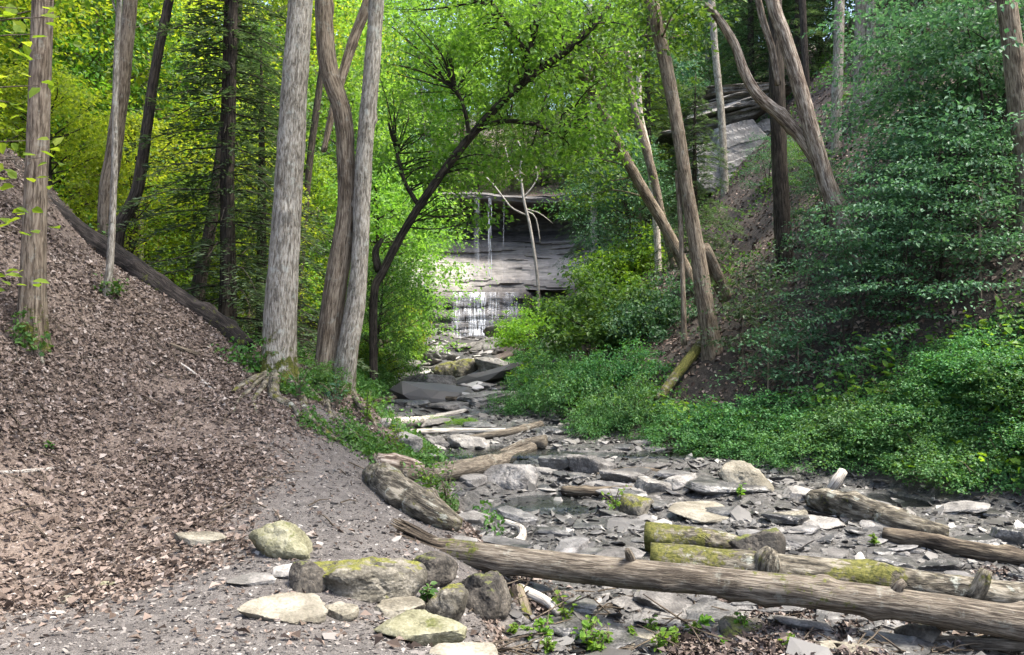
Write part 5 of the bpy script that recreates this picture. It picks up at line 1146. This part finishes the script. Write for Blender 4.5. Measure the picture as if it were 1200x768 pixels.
# ------------------------------------------------------------------ low plants
def ground_cover():
    rng = np.random.default_rng(31)
    def dens(x, y):
        px = 600 + x / y * FPX; z = H(x, y, False); py = 384 - (z - CAMZ) / y * FPX
        top = np.interp(px, [640, 700, 800, 880, 960, 1010, 1100, 1200, 1300, 1500], [430, 470, 480, 492, 470, 425, 408, 370, 340, 300])
        xr = np.interp(y, CL[:, 0], CL[:, 2])
        return smooth(-22, 14, py - top + 22 * fbm(v3(x * 1.2, y * 1.2), 3, 5)) * smooth(-.05, .25, x - xr + .25 * fbm(v3(x * 1.6, y * 1.6), 2, 15))
    x, y = ground_points(480000, -1, 12, 5.5, 24, dens, rng)
    z = H(x, y); N = normals_at(x, y, .3)
    mound = .2 + .38 * fbm(v3(x * 1.0, y * 1.0), 3, 25) + .16 * fbm(v3(x * 3.2, y * 3.2), 2, 26)
    hgt = np.maximum(mound, .03) * (1 - .75 * rng.random(len(x)) ** 2.2)
    p = np.stack([x, y, z], -1) + N * hgt[:, None]
    n = len(x); a = rng.normal(0, 1, (n, 3)); a[:, 2] -= .3; nn = N * .6 + np.array([0, -.15, .7]) + rng.normal(0, .42, (n, 3))
    L = rng.uniform(.035, .075, n) * (.8 + .014 * y)
    g = Geo(); leaf_block(g, p, a, nn, L, L * rng.uniform(.6, .8, n))
    o = g.build('ground_cover', LEAF['cover']); tag(o, 'dense low green ground cover clothing the foot of the right bank', 'ground cover', kind='stuff')
    q = rng.random(n) < .035
    m = int(q.sum()); g = Geo(); LL = rng.uniform(.10, .17, m)
    leaf_block(g, p[q] + N[q] * .07, rng.normal(0, 1, (m, 3)) * [1, 1, .4], np.array([0, -.25, 1.0]) + rng.normal(0, .3, (m, 3)), LL, LL * .7, six=True)
    tag(g.build('broad_leaved_plants', LEAF['bright']), 'broader pale green leaves mixed into the ground cover of the right bank', 'ground cover', kind='stuff')
    q = rng.random(n) < .004; g = Geo()
    for b_, n_ in zip(p[q], N[q]):
        e_ = b_ + n_ * rng.uniform(.1, .3) + rng.normal(0, .12, 3); tube(g, [b_ - n_ * .15, (b_ + e_) / 2 + rng.normal(0, .03, 3), e_], [.006, .005, .002], 4, .1, 1, 0, cap=False)
    tag(g.build('dead_stems', BARK['warm']), 'thin dry stems sticking out of the ground cover', 'stems', kind='stuff')
    # sparse low leaves on the upper right slope and along the left bank
    def d2(x, y):
        xr = np.interp(y, CL[:, 0], CL[:, 2]); xl = np.interp(y, CL[:, 0], CL[:, 1])
        f = smooth(.05, .35, fbm(v3(x * .8, y * .8), 3, 45))
        return f * np.where(x > xr + .6, .6, np.where((x < xl - .1) & (y > 12.5), .9, np.where((x > xl - 1.15) & (x < xl + .25) & (y > 8.0), 1.3 * (fbm(v3(x * 2, y * 2), 2, 46) > -.15), 0))) 
    x, y = ground_points(170000, -12, 14, 8, 40, d2, rng)
    z = H(x, y); n = len(x); L = rng.uniform(.05, .11, n) * (.55 + .026 * y)
    a = rng.normal(0, 1, (n, 3)); nn = np.array([0, 0, 1.0]) + rng.normal(0, .45, (n, 3))
    g = Geo(); leaf_block(g, np.stack([x, y, z + rng.uniform(.02, .4, n) * np.where(y < 12.5, .45, 1)], -1), a, nn, L, L * .65)
    o = g.build('undergrowth', LEAF['mid']); tag(o, 'patchy low leafy undergrowth on the shaded banks', 'undergrowth', kind='stuff')
    # ivy and moss over the roots between the two big trunks and the creek
    x, y = ground_points(160000, -4.2, -.6, 7.5, 12.6, lambda x, y: np.ones_like(x), rng)
    z = H(x, y); px = 600 + x / y * FPX; py = 384 - (z - CAMZ) / y * FPX
    lim = np.interp(px, [280, 300, 320, 350, 400, 440, 470, 530], [440, 455, 474, 496, 522, 545, 565, 600])
    kp = (px > 278) & (rng.random(len(x)) < smooth(8, -14, py - lim + 10 * fbm(v3(x * 4, y * 4), 2, 12)) * .7 * smooth(-.1, .25, fbm(v3(x * 1.8, y * 1.8), 3, 64)))
    x, y, z = x[kp], y[kp], z[kp]; n = len(x); L = rng.uniform(.025, .06, n)
    g = Geo(); leaf_block(g, np.stack([x, y, z + rng.uniform(.005, .16, n) * rng.random(n)], -1), rng.normal(0, 1, (n, 3)), np.array([0, -.2, 1.0]) + rng.normal(0, .5, (n, 3)), L, L * .75)
    tag(g.build('creeping_ivy', LEAF['mid']), 'ivy and small leaves creeping over the roots on the bank edge', 'ivy', kind='stuff')

ground_cover()

def seedling(px, py, hpx, label, leaf='bright', n=5, seed=0, L=.06, Y=None, name='seedling'):
    rng = np.random.default_rng(seed + 900)
    b = G(px, py) if Y is None else P(px, py, Y); h = hpx / FPX * b[1]
    root = empty(name, b, label, 'plant'); g = Geo(); lf = Geo()
    for k in range(n):
        an = rng.uniform(0, 6.28); sp = h * rng.uniform(.1, .55); hh = h * rng.uniform(.5, 1)
        e = b + [math.cos(an) * sp, math.sin(an) * sp, hh]; m = b + [math.cos(an) * sp * .3, math.sin(an) * sp * .3, hh * .6]
        tube(g, [b - [0, 0, .03], m, e], [.005, .004, .002], 5, .05, 1, 0, cap=False)
        t = rng.uniform(.35, 1, 9)[:, None]; p = b + (m - b) * t * .6 + (e - b) * t * .4 + (e - m) * np.maximum(t - .6, 0) * 1.2
        a = rng.normal(0, 1, (9, 3)) * [1, 1, .4]; nn = np.array([0, -.2, 1]) + rng.normal(0, .4, (9, 3))
        ll = L * rng.uniform(.6, 1.2, 9); leaf_block(lf, p, a, nn, ll, ll * .65, six=True)
    g.build('stem', BARK['warm'], root, b, True); lf.build('leaves', LEAF[leaf], root, b)
    return root
for q in [(662, 735, 50, 'leafy green seedling just below the long log, right of the pale crooked stick', 'bright', 5, 1), (640, 752, 40, 'low green sprig at the bottom left of the leafy seedling', 'bright', 5, 2), (690, 765, 45, 'yellow-green plants at the bottom edge below the long log', 'bright', 7, 3), (775, 766, 34, 'small green plant at the bottom edge by the flat tan stone', 'bright', 5, 4), (826, 735, 18, 'tiny pale green sprig below the middle of the long log', 'bright', 4, 5), (720, 602, 40, 'pale green seedling left of the brown mossy stone', 'bright', 5, 6), (525, 600, 62, 'leafy plants growing on the rotting bank log', 'mid', 9, 7), (505, 585, 50, 'second clump of plants on the rotting bank log, nearer the trees', 'bright', 8, 8), (868, 585, 20, 'little tuft of grass beside the cone-shaped boulder', 'bright', 4, 9), (1025, 640, 16, 'tiny plant in the gravel left of the dark wet log', 'bright', 4, 10), (57, 527, 12, 'small green sprig in the leaf litter at the far left', 'mid', 3, 11), (500, 706, 26, 'green sprig between mossy rocks below the broken log end', 'mid', 5, 12), (350, 470, 55, 'ferny plants among the mossy roots', 'mid', 9, 13), (395, 480, 50, 'green plants among the roots of the twin trunk', 'cool', 9, 14), (430, 500, 50, 'plants on the bank right of the roots', 'bright', 9, 15), (465, 530, 42, 'plants above the bare root wood on the bank', 'bright', 8, 16), (905, 690, 16, 'tiny sprig on the crumbling log', 'mid', 3, 17)]:
    seedling(*q[:6] if False else (q[0], q[1], q[2], q[3], q[4], q[5], q[6]))
rgq = np.random.default_rng(3)
for k in range(14):
    px, py = [(620, 750), (645, 765), (690, 745), (715, 760), (740, 750), (790, 758), (815, 748), (850, 764), (870, 742), (600, 745), (700, 768), (760, 745), (925, 764), (680, 758)][k]
    r_ = seedling(px, py, rgq.uniform(16, 34), 'small yellow-green weed growing in the debris below the long log', 'bright', 5, 60 + k, .045); r_['group'] = 'weeds below the long log'
def low_branch():
    rng = np.random.default_rng(66)
    root = empty('sapling', G(-60, 470), 'young tree at the left edge whose yellow-green leaves hang into view', 'sapling'); b = np.array(root.location); Y = b[1]
    g = Geo(); sk = tube(g, [b - [0, 0, .2], P(-62, 330, Y), P(-70, 150, Y), P(-60, -60, Y)], [.03, .025, .02, .006], 8, .15, 3)
    lf = Geo()
    for px, py, n in [(15, 215, 7), (30, 165, 6), (45, 100, 6), (50, 185, 5), (8, 325, 5), (28, 335, 4), (12, 255, 6), (-10, 200, 8), (10, 120, 7), (0, 60, 8), (40, 40, 6), (20, 10, 7), (22, 270, 4), (70, 20, 5)]:
        e = P(px, py, Y - .5 + rng.uniform(-.2, .2)); q = sk[np.argmin(np.linalg.norm(sk - e, axis=1))]
        m = (q + e) / 2 + [0, 0, .06]; tube(g, [q, m, e], [.01, .007, .003], 5, .1, 1, 0, cap=False)
        p = e + rng.normal(0, .1, (n, 3)) * [1.3, 1, .5]; a = rng.normal(0, 1, (n, 3)) * [1, .8, .35]; nn = np.array([0, -.25, 1]) + rng.normal(0, .35, (n, 3))
        L = rng.uniform(.07, .13, n); leaf_block(lf, p, a, nn, L, L * .75, six=True)
    g.build('stem', BARK['warm'], root, b, True); lf.build('leaves', LEAF['yellow'], root, b)
low_branch()
